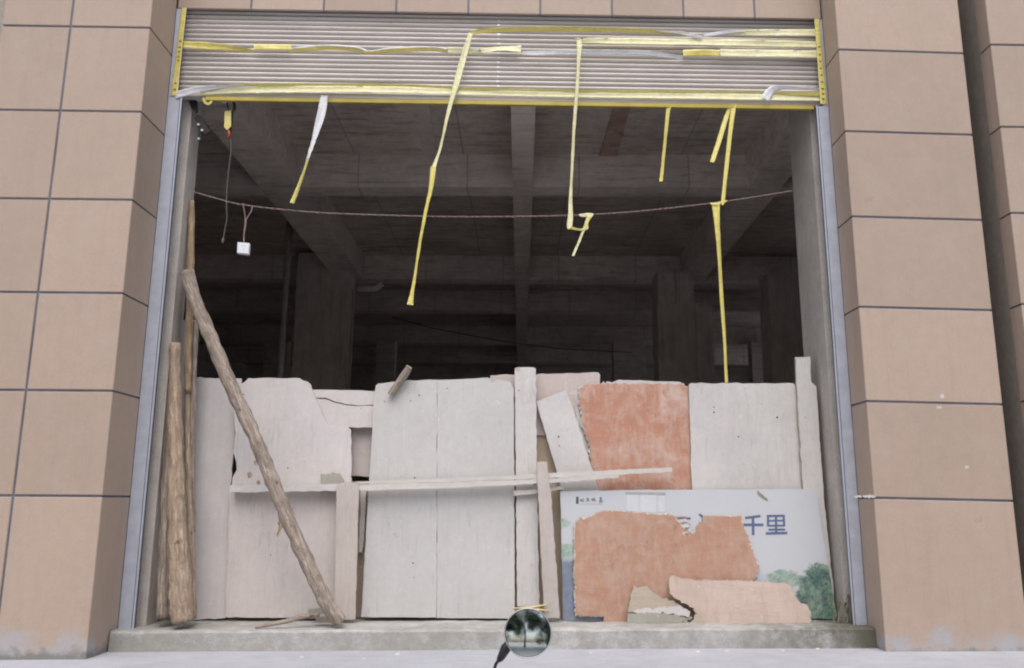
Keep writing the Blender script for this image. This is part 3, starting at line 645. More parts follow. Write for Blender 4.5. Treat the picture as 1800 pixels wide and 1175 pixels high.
for (hx, hy) in ((426, 432), (430, 432.3), (428, 438)):
    p = at(hx, hy, .0245); q = MB(); q.box((p.x - .0025, p.y - .0006, p.z - .004), (p.x + .0025, p.y + .001, p.z + .004)); q.build('socket_hole', M['socket_hole'], sk)
for pts, mat in (([(427, 358), (430, 375), (431, 389), (429, 408), (428, 427)], 'rope_red'), ([(444, 363), (441, 373), (433, 386), (432, 395), (429, 412), (429, 427)], 'rope_pale')):
    q = MB(); q.tube([at(x, y, .047) for x, y in smooth_path(pts, 4)], .0042, 6); q.build('wire', M[mat], sk, True)
hw = empty('hanging_wire', at(392, 428, .12)); tag(hw, 'thin grey wire hanging near the left jamb with a small plug end', 'wire')
q = MB(); q.tube([at(x, y, .12) for x, y in smooth_path([(404, 232), (406, 262), (403, 290), (399, 330), (398, 360), (399, 382), (396, 400), (392, 422)], 5)], .0055, 6); q.build('wire', M['wire'], hw, True)
q = MB(); q.tube([at(392.5, 419, .12), at(391.5, 426, .12), at(391, 428, .12)], [.008, .012, .009], 8); q.build('plug', M['wire'], hw, True)
br = empty('shutter_bracket', at(350, 240, .12)); tag(br, 'black steel shutter bracket with bright bolts at the upper left corner', 'bracket')
q = MB()
for px in ([(328, 168), (346, 165), (347, 196), (344, 200), (336, 190)], [(341, 207), (346, 202), (354, 204), (362, 220), (369, 232), (360, 236), (349, 231), (348, 226)], [(348, 229), (354, 230), (353, 248), (347, 247)]):
    fr = [at(x, y, .10) for x, y in px]; n = len(fr); bk = [p + Vector((0, .012, 0)) for p in fr]
    q.add(fr + bk, [list(reversed(range(n))), list(range(n, 2*n))] + [(k, (k+1) % n, n + (k+1) % n, n + k) for k in range(n)])
q.build('plate', M['black_metal'], br)
for (bx, by) in ((349.5, 220), (356, 230), (350, 245)):
    p = at(bx, by, .10); q = MB(); q.tube([p + Vector((0, -.012, 0)), p + Vector((0, .002, 0))], .009, 8); q.build('bolt', M['bolt'], br)
lk = empty('shutter_motor_cord', at(400, 232, .10)); tag(lk, 'yellow tagged cord bundle hanging under the shutter at left', 'cord')
q = MB()
fr = [at(x, y, .095) for x, y in ((395, 196), (406, 194), (406, 222), (399, 229), (394, 224))]; bk = [p + Vector((0, .006, 0)) for p in fr]; n = 5
q.add(fr + bk, [list(reversed(range(n))), list(range(n, 2*n))] + [(k, (k+1) % n, n + (k+1) % n, n + k) for k in range(n)]); q.build('tag', M['yellow'], lk)
q = MB(); q.tube([at(x, y, .10) for x, y in smooth_path([(398, 176), (400, 186), (402, 196)], 4)], .006, 6); q.tube([at(x, y, .12) for x, y in smooth_path([(404, 172), (411, 180), (412, 192), (408, 200), (405, 232)], 4)], .011, 6); q.build('cord', M['black'], lk, True)
q = MB(); q.tube([at(x, y, .11) for x, y in smooth_path([(366, 230), (376, 228), (388, 219), (396, 214)], 4)], .004, 6); q.build('thin_cord', M['black'], lk, True)
q = MB(); q.tube([at(402, 230, .1), at(403, 236, .1), at(401, 243, .1)], [.008, .01, .007], 8); q.build('cord_end', M['red'], lk, True)
q = MB(); q.tube([at(x, y, .1) for x, y in ((413, 173), (431, 175))], .017, 8); q.build('red_sleeve', M['red'], lk, True)
q = MB(); q.tube([at(x, y, .1) for x, y in ((384, 173), (392, 177))], .011, 8); q.build('red_sleeve', M['red'], lk, True)
q = MB(); q.tube([at(x, y, .09) for x, y in smooth_path([(345, 176), (352, 177), (362, 174), (372, 178), (383, 176), (395, 180), (404, 174)], 3)], .009, 6, 0, None, .5); q.build('plastic_film', M['clear'], lk, True)
ribbon('tape_loop', [(357, 172, 5, 0), (360, 180, 5, 10), (366, 183, 5, 10), (371, 179, 5, 0), (372, 171, 5, 0)], .03, [Yl, Yl], parent=lk, seed=51)

# ------------------------------------------------------------------ boards closing the opening
def board(name, px, y0, th, mats, label, cat='board', kz=0.02, amp=.5, seed=0, step=9.0, group='boards closing the opening'):
    if not isinstance(mats, (list, tuple)): mats = [M[mats], M['edge']]
    return tag(sheet(name, px, y0, th, mats, None, kz, amp, step, seed), label, cat, group)
def ply_fringe(o, px, y0, kz, seed, grow=1.6, amp=1.5, mat='edge_pale'):
    cx = sum(p[0] for p in px) / len(px); cy = sum(p[1] for p in px) / len(px)
    q = []
    for p in px:
        d = math.hypot(p[0] - cx, p[1] - cy); k = 1 + grow / d; y = cy + (p[1] - cy) * k
        q.append((cx + (p[0] - cx) * k, min(y, 1096.5), amp))
    sheet('ply_layer', q, y0 + .006, .008, [M[mat], M['edge_pale']], o, kz, amp, 3.0, seed)
def nails(o, pts, y0, kz=.02, r=.006):
    for (x, y) in pts:
        p = at(x, y, y0, KX, kz); q = MB(); q.tube([p + Vector((0, -.0022, 0)), p + Vector((0, .003, 0))], r * random.uniform(.7, 1.2), 8); q.build('nail', M['nail'], o)
# far layer: dim sheets seen through the gaps
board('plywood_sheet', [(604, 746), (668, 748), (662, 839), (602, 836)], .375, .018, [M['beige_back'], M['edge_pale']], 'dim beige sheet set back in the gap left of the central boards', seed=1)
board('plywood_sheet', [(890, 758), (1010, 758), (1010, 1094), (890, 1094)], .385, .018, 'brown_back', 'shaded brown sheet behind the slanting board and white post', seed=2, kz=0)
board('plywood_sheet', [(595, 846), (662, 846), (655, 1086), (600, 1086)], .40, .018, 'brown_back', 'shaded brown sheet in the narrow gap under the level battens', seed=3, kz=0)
board('plywood_sheet', [(306, 563), (349, 563), (343, 664), (336, 1080), (300, 1080)], .36, .018, 'pinkish', 'narrow grey sheet behind the upright poles at the left jamb', seed=4)
# left part
b1 = board('plywood_sheet', [(305, 666), (343, 664), (425, 666), (413, 760), (405, 870), (396, 1087), (300, 1092)], .325, .018, 'pinkish', 'narrow pale sheet at far left behind the slanting log', seed=5)
b2 = board('plywood_sheet', [(414, 760), (411, 716), (421, 678, 1.2), (430, 671, 1.2), (437, 665), (527, 665, .4), (532, 669.5, 1.0), (541, 671, 1.4), (546, 676, .6), (549, 685, .5), (558, 708), (567, 728, .8), (577, 747.5), (610, 749), (617, 756), (618, 800), (617, 856), (407, 858), (409, 838, 1.8), (413, 812, 1.8), (410, 795)],
           .285, .018, 'pinkish', 'pale sheet with cut upper right corner left of the short planks', seed=6)
nails(b2, [(506, 823), (428, 694), (470, 830)], .285)
for k, px in enumerate(([(446, 810), (455, 808), (457, 815), (448, 818)], [(434, 832), (441, 830), (443, 838), (436, 841)], [(451, 846), (457, 844), (457, 851), (453, 852)])):
    sheet('rust_chip', px, .2835, .001, [M['log'], M['log']], b2, .02, .8, 2.5, 60 + k)
b3 = board('plywood_sheet', [(404, 858), (600, 858), (600, 1088), (396, 1085), (399, 1000), (403, 900)], .295, .018, 'pinkish_low', 'pale stained sheet under the level plank behind the slanting log', seed=7)
nails(b3, [(476, 976), (555, 1038)], .295)
sheet('rust_chip', [(489, 911), (497, 908), (500, 922), (494, 930), (488, 946), (486, 940), (490, 926)], .2935, .001, [M['pole_yellow'], M['pole_yellow']], b3, .02, 1, 3, 70)
sheet('wood_patch', [(564, 833), (597, 832), (604, 843), (601, 852), (564, 852)], .262, .02, [M['green_patch'], M['edge']], None, .02, .8, 4, 71)
tag(bpy.context.scene.objects['wood_patch'], 'small greenish wood offcut lying on the level plank', 'offcut')
board('plank', [(545, 684), (664, 688), (662, 712, .3), (630, 713, .4), (610, 711), (588, 706), (573, 700), (545, 700)], .299, .025, [M['pinkish'], M['edge']], 'short level plank with a wavy lower edge above its neighbour', seed=8, group='short level planks')
board('plank', [(545, 700.4), (573, 701.6), (588, 707.8), (610, 712.8), (630, 714.6), (664, 712.4), (660, 752), (618, 751), (545, 748)], .301, .025, [M['pinkish'], M['edge']], 'short white level plank under the wavy crack', seed=9, group='short level planks')
# central pair of tall boards
c1 = board('tall_board', [(661, 677, .3), (702, 671), (768, 669.5), (768, 860), (767, 1086), (635, 1085), (644, 930), (652, 800), (657, 700)], .272, .022, 'white_b', 'tall white board, left one of the central pair', seed=10, amp=.35)
c2 = board('tall_board', [(768.3, 669), (862, 665), (880, 668), (897, 671, 1.0), (903, 684), (904, 860), (905, 1088), (767.4, 1086.5), (768.2, 860)], .275, .022, 'white_b', 'tall white board, right one of the central pair', seed=11, amp=.35)
nails(c1, [(737, 695), (722, 705), (729, 840), (676, 706), (726, 990)], .272); nails(c2, [(786, 683)], .275)
board('plywood_sheet', [(664, 675), (712, 669), (768, 668), (858, 664), (862, 668), (862, 705), (664, 705)], .305, .018, 'white_v', 'white sheet edge peeping over the central pair of boards', seed=12)
board('batten', [(711, 685), (714, 685), (709.5, 860), (706.5, 860)], .2705, .0018, 'plank_v', 'faint upright cover strip on the left central board', seed=13, cat='batten', group='battens')
# behind the post
board('plywood_sheet', [(862, 660), (1052, 655), (1055, 660), (1055, 766), (862, 766)], .345, .018, 'pink_ply', 'pinkish bare plywood sheet behind the white post top', seed=14)
p6 = board('upright_plank', [(905, 648), (909, 646), (938, 646), (942, 649), (944, 860), (948, 1066), (909, 1066), (907, 860)], .262, .03, 'plank_v', 'tall white upright plank rising above the boards near centre', seed=15)
nails(p6, [(912, 687), (940, 852)], .262)
p7 = board('slanting_board', [(943, 706), (995, 686), (1003, 706), (1058, 878), (992, 878), (960, 765)], .285, .022, 'white_v', 'slanting white board beside the upright plank', seed=16)
nails(p7, [(982, 768), (983, 784)], .285)
# right part
board('plywood_sheet', [(1080, 671), (1088, 668), (1197, 672), (1200, 678), (1200, 720), (1080, 720)], .335, .018, 'white_v', 'white strip of sheet peeping over the upper orange panel', seed=17)
UO = [(1019, 690, 2.0), (1017, 684, 1.8), (1032, 676, 1.2), (1100, 674, .9), (1196, 676, 1.2), (1209, 680, .3), (1213, 760), (1216, 868), (1050, 870), (1041, 820, 1.2), (1035, 776, 2.2), (1022, 744, 1.8), (1024, 730, 1.6), (1018, 712, 1.8)]
b9 = board('orange_panel', UO, .315, .018, 'orange', 'scraped orange panel between slanting board and right white sheet', seed=18, step=3.5)
ply_fringe(b9, UO, .315, .02, 132, 2.0, 1.6, 'white_v')
board('plywood_sheet', [(1010, 688, 1.5), (1060, 676), (1060, 880), (1022, 880)], .34, .018, 'white_v', 'frayed pale sheet showing along the left edge of the upper orange panel', seed=19)
b10 = board('plywood_sheet', [(1211, 676, .3), (1214, 674), (1395, 674), (1402, 682), (1408, 760), (1417, 868), (1217, 868), (1214, 780)], .295, .018, 'white_v', 'speckled white sheet at the right above the billboard', seed=20)
nails(b10, [(1255, 716), (1255, 725), (1366, 734), (1298, 768)], .295)
board('upright_plank', [(1398, 628), (1424, 627), (1426, 672), (1435, 680), (1443, 800), (1451, 900), (1470, 1088), (1430, 1088), (1412, 860), (1403, 720)], .255, .025, 'plank_v', 'upright plank with a stepped top at the right jamb', seed=21)
# level plank and battens in front
lp = board('level_plank', [(404, 853), (590, 851), (628, 849), (628, 862), (560, 864), (404, 866)], .20, .07, [M['white_h'], M['edge_pale']], 'level plank nailed across the left sheets under the offcut', seed=22, cat='batten', group='battens')
board('upright_plank', [(592, 852), (606, 848), (631, 848), (628, 960), (624, 1089), (588, 1090), (590, 960)], .175, .025, 'plank_tan', 'short upright plank carrying the level plank end', seed=23)
board('batten', [(634, 858), (645, 858), (641, 930), (636, 972), (631, 971)], .33, .02, 'plank_v', 'thin loose lath hanging in the narrow gap', seed=24, cat='batten', group='battens')
board('batten', [(628, 847), (760, 842), (905, 836), (960, 832), (1181, 822), (1182, 830), (960, 841), (768, 848), (628, 851)], .208, .03, [M['batten'], M['edge_pale']], 'long upper batten reaching across to the orange panel', seed=25, cat='batten', group='battens', kz=0)
board('batten', [(628, 852.5), (768, 849.5), (960, 842.5), (1087, 834), (1088, 840), (960, 850), (768, 859), (640, 863), (628, 862)], .200, .035, [M['batten'], M['edge_pale']], 'shorter lower batten directly under the long one', seed=26, cat='batten', group='battens', kz=0)
board('batten', [(903, 863), (945, 860), (988, 854), (990, 860), (948, 867), (904, 872)], .235, .02, [M['batten'], M['edge_pale']], 'short stub of batten behind the narrow leaning lath', seed=27, cat='batten', group='battens', kz=0)
board('leaning_lath', [(944, 812), (961, 811), (965, 850), (968, 862), (976, 960), (984, 1087), (957, 1087), (950, 960), (946, 870)], .165, .022, 'plank_tan', 'narrow leaning lath in front of the battens left of the billboard', seed=28)

# billboard
BY, BKZ = .225, .03
def billboard():
    mt, nt, b = new_mat('printed_billboard'); g = G(nt); tc = g.node('ShaderNodeTexCoord'); v = tc.outputs['Object']; xyz = g.sep(v)
    px = [(985, 864), (1100, 862), (1425, 860), (1436, 868), (1443, 920), (1462, 1030), (1472, 1088), (990, 1092)]
    org = at(990, 1092, BY, KX, BKZ)
    def loc(x, y): p = at(x, y, BY, KX, BKZ) - org; return p.x, p.z
    def blob(cx, cy, rx, ry, k, ns, amp):
        x, z = loc(cx, cy); dx = g.math('DIVIDE', g.math('SUBTRACT', xyz[0], x), rx / 249); dz = g.math('DIVIDE', g.math('SUBTRACT', xyz[2], z), ry / 249)
        d = g.math('SQRT', g.math('ADD', g.math('MULTIPLY', dx, dx), g.math('MULTIPLY', dz, dz)))
        h = g.math('ADD', g.math('SUBTRACT', 1.0, d), g.math('MULTIPLY', g.math('SUBTRACT', g.noise(v, ns, 6, .7), .5), amp))
        return g.math('MULTIPLY', h, k, clamp=True)
    a = g.ramp(xyz[2], .0, .9, (.50, .515, .535), (.475, .485, .515))
    a = g.mix(g.ramp(g.noise(v, 2, 4), .4, .7, (0,0,0), (.5,)*3), a, (.525, .535, .55))
    hx, hz = loc(1135, 882)
    gn = g.noise(v, 26, 6, .75); leaf = g.ramp(gn, .36, .64, (.03, .065, .075), (.20, .30, .22))
    leaf = g.mix(g.ramp(g.noise(v, 9, 4), .55, .68, (0,0,0), (.6,)*3), leaf, (.32, .42, .30))
    far = g.ramp(gn, .35, .65, (.20, .28, .26), (.42, .48, .40))
    a = g.mix(blob(1378, 1018, 34, 16, 8, 24, 1.1), a, far)
    a = g.mix(g.math('MULTIPLY', blob(1325, 1017, 30, 10, 5, 20, 1.0), .5), a, (.42, .48, .60))
    a = g.mix(blob(1452, 1040, 50, 50, 10, 14, 1.0), a, leaf); a = g.mix(blob(1440, 1075, 60, 30, 10, 14, .8), a, leaf)
    a = g.mix(blob(992, 968, 26, 14, 5, 30, 1.4), a, far); a = g.mix(blob(986, 920, 16, 9, 4, 50, 2.2), a, far)
    x, z = loc(1000, 980); bd = g.math('MULTIPLY', g.math('SUBTRACT', g.math('ADD', z, g.math('MULTIPLY', g.math('SUBTRACT', g.noise(v, 20, 5), .5), .05)), xyz[2]), 30, clamp=True)
    xr, _ = loc(1120, 1000); bd = g.math('MULTIPLY', bd, g.math('LESS_THAN', xyz[0], xr)); a = g.mix(bd, a, g.ramp(gn, .3, .7, (.14, .165, .225), (.24, .265, .325)))
    x, z = loc(1012, 1062); a = g.mix(g.math('MULTIPLY', blob(1014, 1058, 8, 18, 6, 20, .6), .9), a, (.09, .19, .45))
    dirt = g.noise(v, 5, 6, .7); a = g.mix(g.ramp(dirt, .56, .72, (0,0,0), (.28,)*3), a, (.46, .43, .40))
    g.L(a, b.inputs['Base Color']); b.inputs['Roughness'].default_value = .42
    o = sheet('billboard', px, BY, .022, [mt, M['edge_pale']], None, BKZ, .35, 10, 90)
    # put the origin at the lower left corner
    delta = org - o.location
    for vv in o.data.vertices: vv.co -= delta
    o.location = org
    tag(o, 'torn white printed billboard with blue characters and trees, leaning at right', 'billboard')
    F_ = BY - .0012
    def strokes(nm, segs, mat, y=F_):
        q = MB()
        for k, (x0, y0, x1, y1, w) in enumerate(segs):
            dx, dy = x1 - x0, y1 - y0; L = math.hypot(dx, dy); nx, ny = -dy / L * w / 2, dx / L * w / 2
            pts = [(x0 + nx, y0 + ny), (x1 + nx, y1 + ny), (x1 - nx, y1 - ny), (x0 - nx, y0 - ny)]
            yy = y - .00012 * k
            fr = [at(a_, b_, yy, KX, BKZ) for a_, b_ in pts]; n = Vector((0, .0006, 0)); q.add(fr + [p + n for p in fr], [(3, 2, 1, 0), (4, 5, 6, 7), (0, 1, 5, 4), (1, 2, 6, 5), (2, 3, 7, 6), (3, 0, 4, 7)])
        return q.build(nm, mat, o)
    B = M['print_blue']
    strokes('character', [(1310, 911, 1337, 907.5, 4.6), (1304, 923, 1342, 923, 4.8), (1323.5, 910, 1324, 941, 4.8)], B)
    strokes('character', [(1350, 906, 1350, 926, 4), (1377.5, 905.5, 1378.5, 925.5, 4), (1348, 907.5, 1379.5, 907, 4), (1350, 916, 1378, 915.5, 3.2), (1350, 924.5, 1379, 924.3, 3.6), (1364, 907, 1364.5, 937, 4.2), (1351, 931.5, 1380, 931.2, 3.6), (1346, 938, 1384, 937.2, 4.2)], B)
    strokes('character', [(1184, 911.5, 1214, 911.5, 3.6), (1229, 904, 1240, 913, 4.2)], B)
    D = M['print_dark']
    strokes('logo', [(1014.8, 873.5, 1014.8, 886, 4.6)], D)
    strokes('logo', [(1019, 878, 1021.6, 882, 1.1), (1020, 881.6, 1023, 877.5, 1), (1023, 877, 1023.2, 881.5, 1.2), (1023, 882, 1026.5, 881.6, 1.1), (1026, 876.5, 1026, 880, 1),
                     (1031, 877.3, 1035.5, 877, 1.2), (1033.2, 875.5, 1033, 879, 1.2), (1033, 879, 1030.6, 882.5, 1.1), (1033.2, 879, 1036, 882, 1.1),
                     (1040, 876.5, 1041.6, 881, 1.2), (1043, 876, 1042.6, 881, 1.1), (1044, 877, 1046.8, 882.3, 1.2), (1046, 876, 1045, 879, 1),
                     (1053.5, 875.6, 1058.6, 875.3, .8), (1054, 878.3, 1058, 878, .8), (1052.6, 881, 1059.4, 880.7, .8), (1056, 874, 1055.8, 880.5, .8), (1054, 884.5, 1055.6, 881, .8), (1057.2, 881, 1058.4, 884.5, .8)], D)
    strokes('logo', [(1019, 886.3, 1059, 886.6, .7)], M['print_grey'])
    strokes('printed_house', [(1102, 884, 1122, 884, 31), (1125, 885, 1153, 886, 31), (1158, 886, 1168, 886, 28)], M['print_white'])
    strokes('printed_house', [(1099, 867.5, 1170, 868.5, 4.5)], M['print_grey'], F_ - .0006)
    sheet('peeling_flake', [(1331, 862), (1338, 868), (1348, 876), (1350, 881), (1340, 875), (1332, 869)], BY - .004, .002, [M['twig'], M['twig']], o, BKZ, .4, 4, 91)
    return o
billboard()
OL = [(1011, 935, 1.3), (1012, 922, 1.9), (1018, 914, 1.9), (1035, 909, 1.3), (1052, 901), (1065, 898, 1.0), (1120, 902, 1.0), (1181, 906, 1.3), (1187, 911, 2.2), (1196, 916, 3.5), (1203, 930, 3.2), (1213, 943, 2.4), (1222, 928, 2.2), (1235, 919, 1.6), (1238, 907, 0.8), (1303, 908, 1.3), (1307, 930, 1.6), (1319, 953, 1.6), (1324, 975, 1.6), (1334, 995, 1.6), (1331, 1012, 1.6), (1321, 1021), (1321, 1080), (1103, 1097), (1062, 1097, 0.5), (1061, 1083, 0.8), (1012, 1083, 1.3), (1010, 1000, 1.3)]
o_ = board('orange_panel', OL, .195, .018, 'orange_low', 'large torn orange panel leaning over the billboard print', seed=29, step=3.5, kz=.04)
ply_fringe(o_, OL, .195, .04, 130)
for k, px in enumerate(([(1186, 914), (1206, 912), (1210, 917), (1192, 919)], [(1196, 922), (1210, 921), (1212, 926), (1200, 928)], [(1205, 931), (1216, 930), (1214, 936)])):
    sheet('torn_ply', px, .1945, .004, [M['white_v'], M['edge_pale']], o_, .04, 1.2, 3, 95 + k)
for k, (x0, y0, x1, y1) in enumerate(((1180, 909.5, 1207, 909), (1185, 914.5, 1213, 914), (1190, 923, 1215, 922.5), (1196, 931, 1214, 931.5), (1204, 938, 1216, 938.5), (1240, 922, 1226, 923))):
    sheet('torn_ply', [(x0, y0 - 1.4), (x1, y1 - .5), (x1, y1 + .5), (x0, y0 + 1.6)], .1955, .003, [M['orange_low'], M['edge_pale']], o_, .04, .3, 4, 120 + k)
sp = board('broken_board', [(1103, 1099), (1104, 1076), (1108, 1050, 1.8), (1112, 1030, 1.5), (1120, 1034, 1.4), (1138, 1030), (1146, 1042, 1.5), (1160, 1050, 1.4), (1184, 1056, 1.5), (1200, 1068, 2), (1212, 1074, 2), (1214, 1090, 2.2), (1202, 1097, 1.5), (1188, 1094), (1172, 1099)], .135, .02, [M['splinter'], M['edge']], 'splintered beige board fragment at the foot of the torn orange panel', seed=30, step=4, kz=.10)
sheet('ply_layer', [(1104, 1076, 1), (1130, 1070, 1.4), (1160, 1068, 1.4), (1192, 1066, 1.8), (1212, 1075, 2), (1210, 1086, 1.5), (1180, 1080, 1.4), (1140, 1080)], .124, .009, [M['white_v'], M['edge']], sp, .10, 1.4, 4, 98)
sheet('ply_layer', [(1103, 1079, 1), (1150, 1078, 1.2), (1186, 1080, 1.2), (1204, 1086, 1.5), (1196, 1096, 1.5), (1150, 1098, 1), (1103, 1098.5)], .112, .012, [M['green_patch'], M['edge']], sp, .10, 1.0, 4, 99)
PB = [(1176, 1020, .8), (1178, 1014, .8), (1186, 1012, 1.0), (1198, 1017, .6), (1224, 1021), (1300, 1021, .5), (1380, 1026, .5), (1390, 1030, .8), (1397, 1047, 1.2), (1404, 1058, 1.0), (1418, 1065, 1.0), (1424, 1076, .8), (1425, 1096), (1330, 1098, .5), (1240, 1098, .8), (1232, 1087, 1.8), (1224, 1078, 1.6), (1218, 1068, 1.5), (1206, 1062, 1.2), (1192, 1055, 1.0), (1178, 1045, .8)]
pb_ = board('peach_board', PB, .105, .02, [M['peach'], M['edge_pale']], 'broken peach coloured board lying along the step at right', seed=31, step=3.5, kz=.16)
ply_fringe(pb_, PB, .105, .16, 131, 1.2, 1.3, 'splinter')
sheet('splinter', [(1222, 1080), (1230, 1078), (1236, 1090), (1240, 1100), (1224, 1101), (1214, 1097)], .098, .01, [M['splinter'], M['edge']], None, .1, 1.4, 4, 100)
tag(bpy.context.scene.objects['splinter'], 'small wood splinter between the two broken boards', 'splinter')

# ------------------------------------------------------------------ logs and poles
def log(name, pts, y, r, mat, label, n=14, cap='log_end', jit=.22, seed=0, sub=12):
    """pts (px, py, y0)"""
    S = smooth_path([(p[0], p[1], p[2] if len(p) > 2 else y, p[3] if len(p) > 3 else r) for p in pts], sub)
    C = [at(s[0], s[1], s[2]) for s in S]; R = [s[3] / 249.0 * (1 + .05 * mnoise.noise(Vector((k * .45, seed, 0)))) for k, s in enumerate(S)]
    R[0] *= .93; R[-1] *= .95
    q = MB(); q.tube(C, R, n, 0, 1, jit, seed); 
    for p_ in q.v: pass
    o = q.build(name, [M[mat], M[cap]], None, False)
    rq = (C[0] - C[-1]).to_track_quat('Z', 'Y'); o.data.transform(rq.inverted().to_matrix().to_4x4()); o.rotation_euler = rq.to_euler()
    for p in o.data.polygons: p.use_smooth = len(p.vertices) == 4
    return tag(o, label, 'log', 'logs and poles')
log('log', [(329, 478, .06), (338, 515, .05), (356, 560, .04), (378, 612, .03), (405, 676, .02), (436, 742, .01), (463, 805, .0), (485, 862, -.01), (513, 930, -.02), (545, 1000, -.025), (574, 1058, -.03), (598, 1094, -.03)], 0, 12.2, 'log_grey', 'long crooked log slanting from left jamb to the step', seed=1)
log('log', [(308, 604, .10, 10), (308, 700, .08, 11), (310, 850, .04, 14), (315, 980, .0, 17), (321, 1095, -.03, 18.5)], 0, 12, 'log', 'thick peeled log standing upright at the left jamb', seed=2)
log('log', [(303, 640, .20, 7), (299, 760, .16, 9), (293, 900, .12, 10), (287, 1088, .06, 12)], 0, 10, 'log_grey', 'darker log half hidden behind the thick upright log', seed=3)
log('wooden_pole', [(337, 354, .22, 5.5), (336, 450, .21, 6), (333, 560, .20, 6.5), (330, 690, .18, 6)], 0, 6, 'pole_yellow', 'tall thin yellowish pole rising highest at the left jamb', seed=4, n=9)
log('wooden_pole', [(343, 566, .24, 4.5), (340, 680, .22, 5.5), (336, 800, .2, 6), (338, 936, .17, 6)], 0, 5, 'log_grey', 'thin split pole ending halfway down beside the thick log', seed=5, n=9)
log('wooden_pole', [(330, 690, .19, 5), (330, 800, .17, 6), (333, 940, .13, 8), (338, 1088, .08, 8)], 0, 6, 'log', 'thin pole behind the thick log reaching the step', seed=6, n=9)
log('wooden_stick', [(720, 645, .24, 6.5), (713, 656, .25, 7), (702, 672, .26, 7), (686, 694, .27, 6.5)], 0, 7, 'log_grey', 'short round stick poking over the left central board', seed=7, n=10)
# litter on the step
log('twig', [(448, 1104, -.06, 2), (470, 1099, -.04, 3), (505, 1092, -.02, 4), (530, 1085, 0, 4.5), (562, 1082, .02, 4)], 0, 4, 'log_grey', 'bent dry twig lying on the step left of the log foot', seed=8, n=7)
for o in [o for o in bpy.data.objects if o.name.startswith('twig')]: o['category'] = 'twig'
board('wood_offcut', [(541, 1071), (580, 1068), (582, 1079), (543, 1082)], .19, .03, [M['green_patch'], M['edge']], 'flat weathered offcut behind the foot of the slanting log', seed=32, cat='offcut')
board('wood_offcut', [(552, 1086), (590, 1082), (604, 1089), (600, 1096), (560, 1094)], .06, .04, [M['splinter'], M['edge']], 'small offcut lying beside the foot of the slanting log', seed=33, cat='offcut')
for k, (a, b_, lab) in enumerate((((904, 1076), (962, 1063), 'longest straw stalk on the step above the round mirror'), ((902, 1070), (948, 1069), 'level straw stalk beside the central board foot'), ((926, 1072), (966, 1074), 'short straw stalk near the lath foot'))):
    q = MB(); q.tube([at(*a, .15), at((a[0] + b_[0]) / 2, (a[1] + b_[1]) / 2 - 1, .14), at(*b_, .15)], [.006, .008, .005], 6); tag(q.build('straw', M['straw'], None, True), lab, 'straw', 'straw on the step')
q = MB(); q.box((at(903, 1080, .3).x, .20, .125), (at(955, 1080, .3).x, .38, .155)); tag(q.build('dark_offcut', M['weed'], None), 'dark timber block on the step behind the straw', 'offcut')
rnd = random.Random(5)
wd = empty('dry_weed', at(1478, 1092, .10)); tag(wd, 'withered weed curling at the foot of the right guide rail', 'plant')
for k in range(5):
    x = 1466 + rnd.random() * 32; hgt = 20 + rnd.random() * 34; dx = rnd.uniform(-14, 14)
    q = MB(); q.tube([at(a_, b_, .08 + rnd.random() * .06) for a_, b_ in smooth_path([(x, 1096), (x + dx * .3, 1096 - hgt * .6), (x + dx, 1096 - hgt), (x + dx * 1.7, 1096 - hgt * .8)], 3)], [.004] * 9 + [.002], 5)
    q.build('stalk', M['weed'], wd, True)
for k, (x, y) in enumerate(((1278, 1144), (1375, 1144), (700, 1144), (1037, 1144), (531, 1148), (1226, 1144), (640, 1150), (1438, 1141))):
    p = atz(x, y, .02); s_ = rnd.uniform(.007, .014); q = MB(); n = 7
    q.add([(p.x + s_ * 1.6 * math.cos(a_ * 6.283 / n) * rnd.uniform(.7, 1.2), p.y + s_ * math.sin(a_ * 6.283 / n), GR * p.x + .001) for a_ in range(n)] + [(p.x + s_ * .8 * math.cos(a_ * 6.283 / n), p.y + s_ * .5 * math.sin(a_ * 6.283 / n), GR * p.x + s_ * .8) for a_ in range(n)],
          [list(range(n, 2*n))] + [(a_, (a_+1) % n, n + (a_+1) % n, n + a_) for a_ in range(n)])
    tag(q.build('pebble', M['stone'], None), 'small pale pebble at the foot of the step ' + ('below the peach board', 'below the peach board end', 'below the left central board', 'just right of the round mirror', 'below the dry twig', 'below the broken board gap', 'below the short upright plank', 'nearest the right pillar')[k], 'pebble', 'pebbles at the foot of the step')

# ------------------------------------------------------------------ scooter with its round mirror
MY = -3.5
mc = at(928, 1113, MY, 0)
sc_ = empty('motor_scooter', (mc.x - .22, MY - .35, -.5)); tag(sc_, 'parked scooter showing only its round mirror on a dark stalk at bottom', 'scooter')
R_ = 39.5 * (mc - CAM).length / FPX
tocam = (CAM - mc).normalized()
nrm = (tocam + Vector((.02, 0, .0))).normalized(); ax = nrm.cross(Vector((0, 0, 1))).normalized(); ay = ax.cross(nrm).normalized()
def disc_ring(r, off): return [mc + ax * r * math.cos(2*math.pi*k/40) * 1.0 + ay * r * math.sin(2*math.pi*k/40) + nrm * off for k in range(40)]
prof = [(.2, -.030), (.7, -.024), (.95, -.010), (1.0, .0), (.985, .004), (.94, .004)]
q = MB(); V = []
for r, o in prof: V += disc_ring(R_ * r, o)
q.add(V, [(i*40+k, i*40+(k+1) % 40, (i+1)*40+(k+1) % 40, (i+1)*40+k) for i in range(len(prof)-1) for k in range(40)] + [list(reversed(range(40)))])
hz = q.build('mirror_housing', M['black'], sc_, True)
q = MB(); V = [mc + nrm * .0075]
RR = 9
for i in range(1, RR + 1):
    r = R_ * .945 * i / RR; V += disc_ring(r, .0075 - .0055 * (i / RR) ** 2)
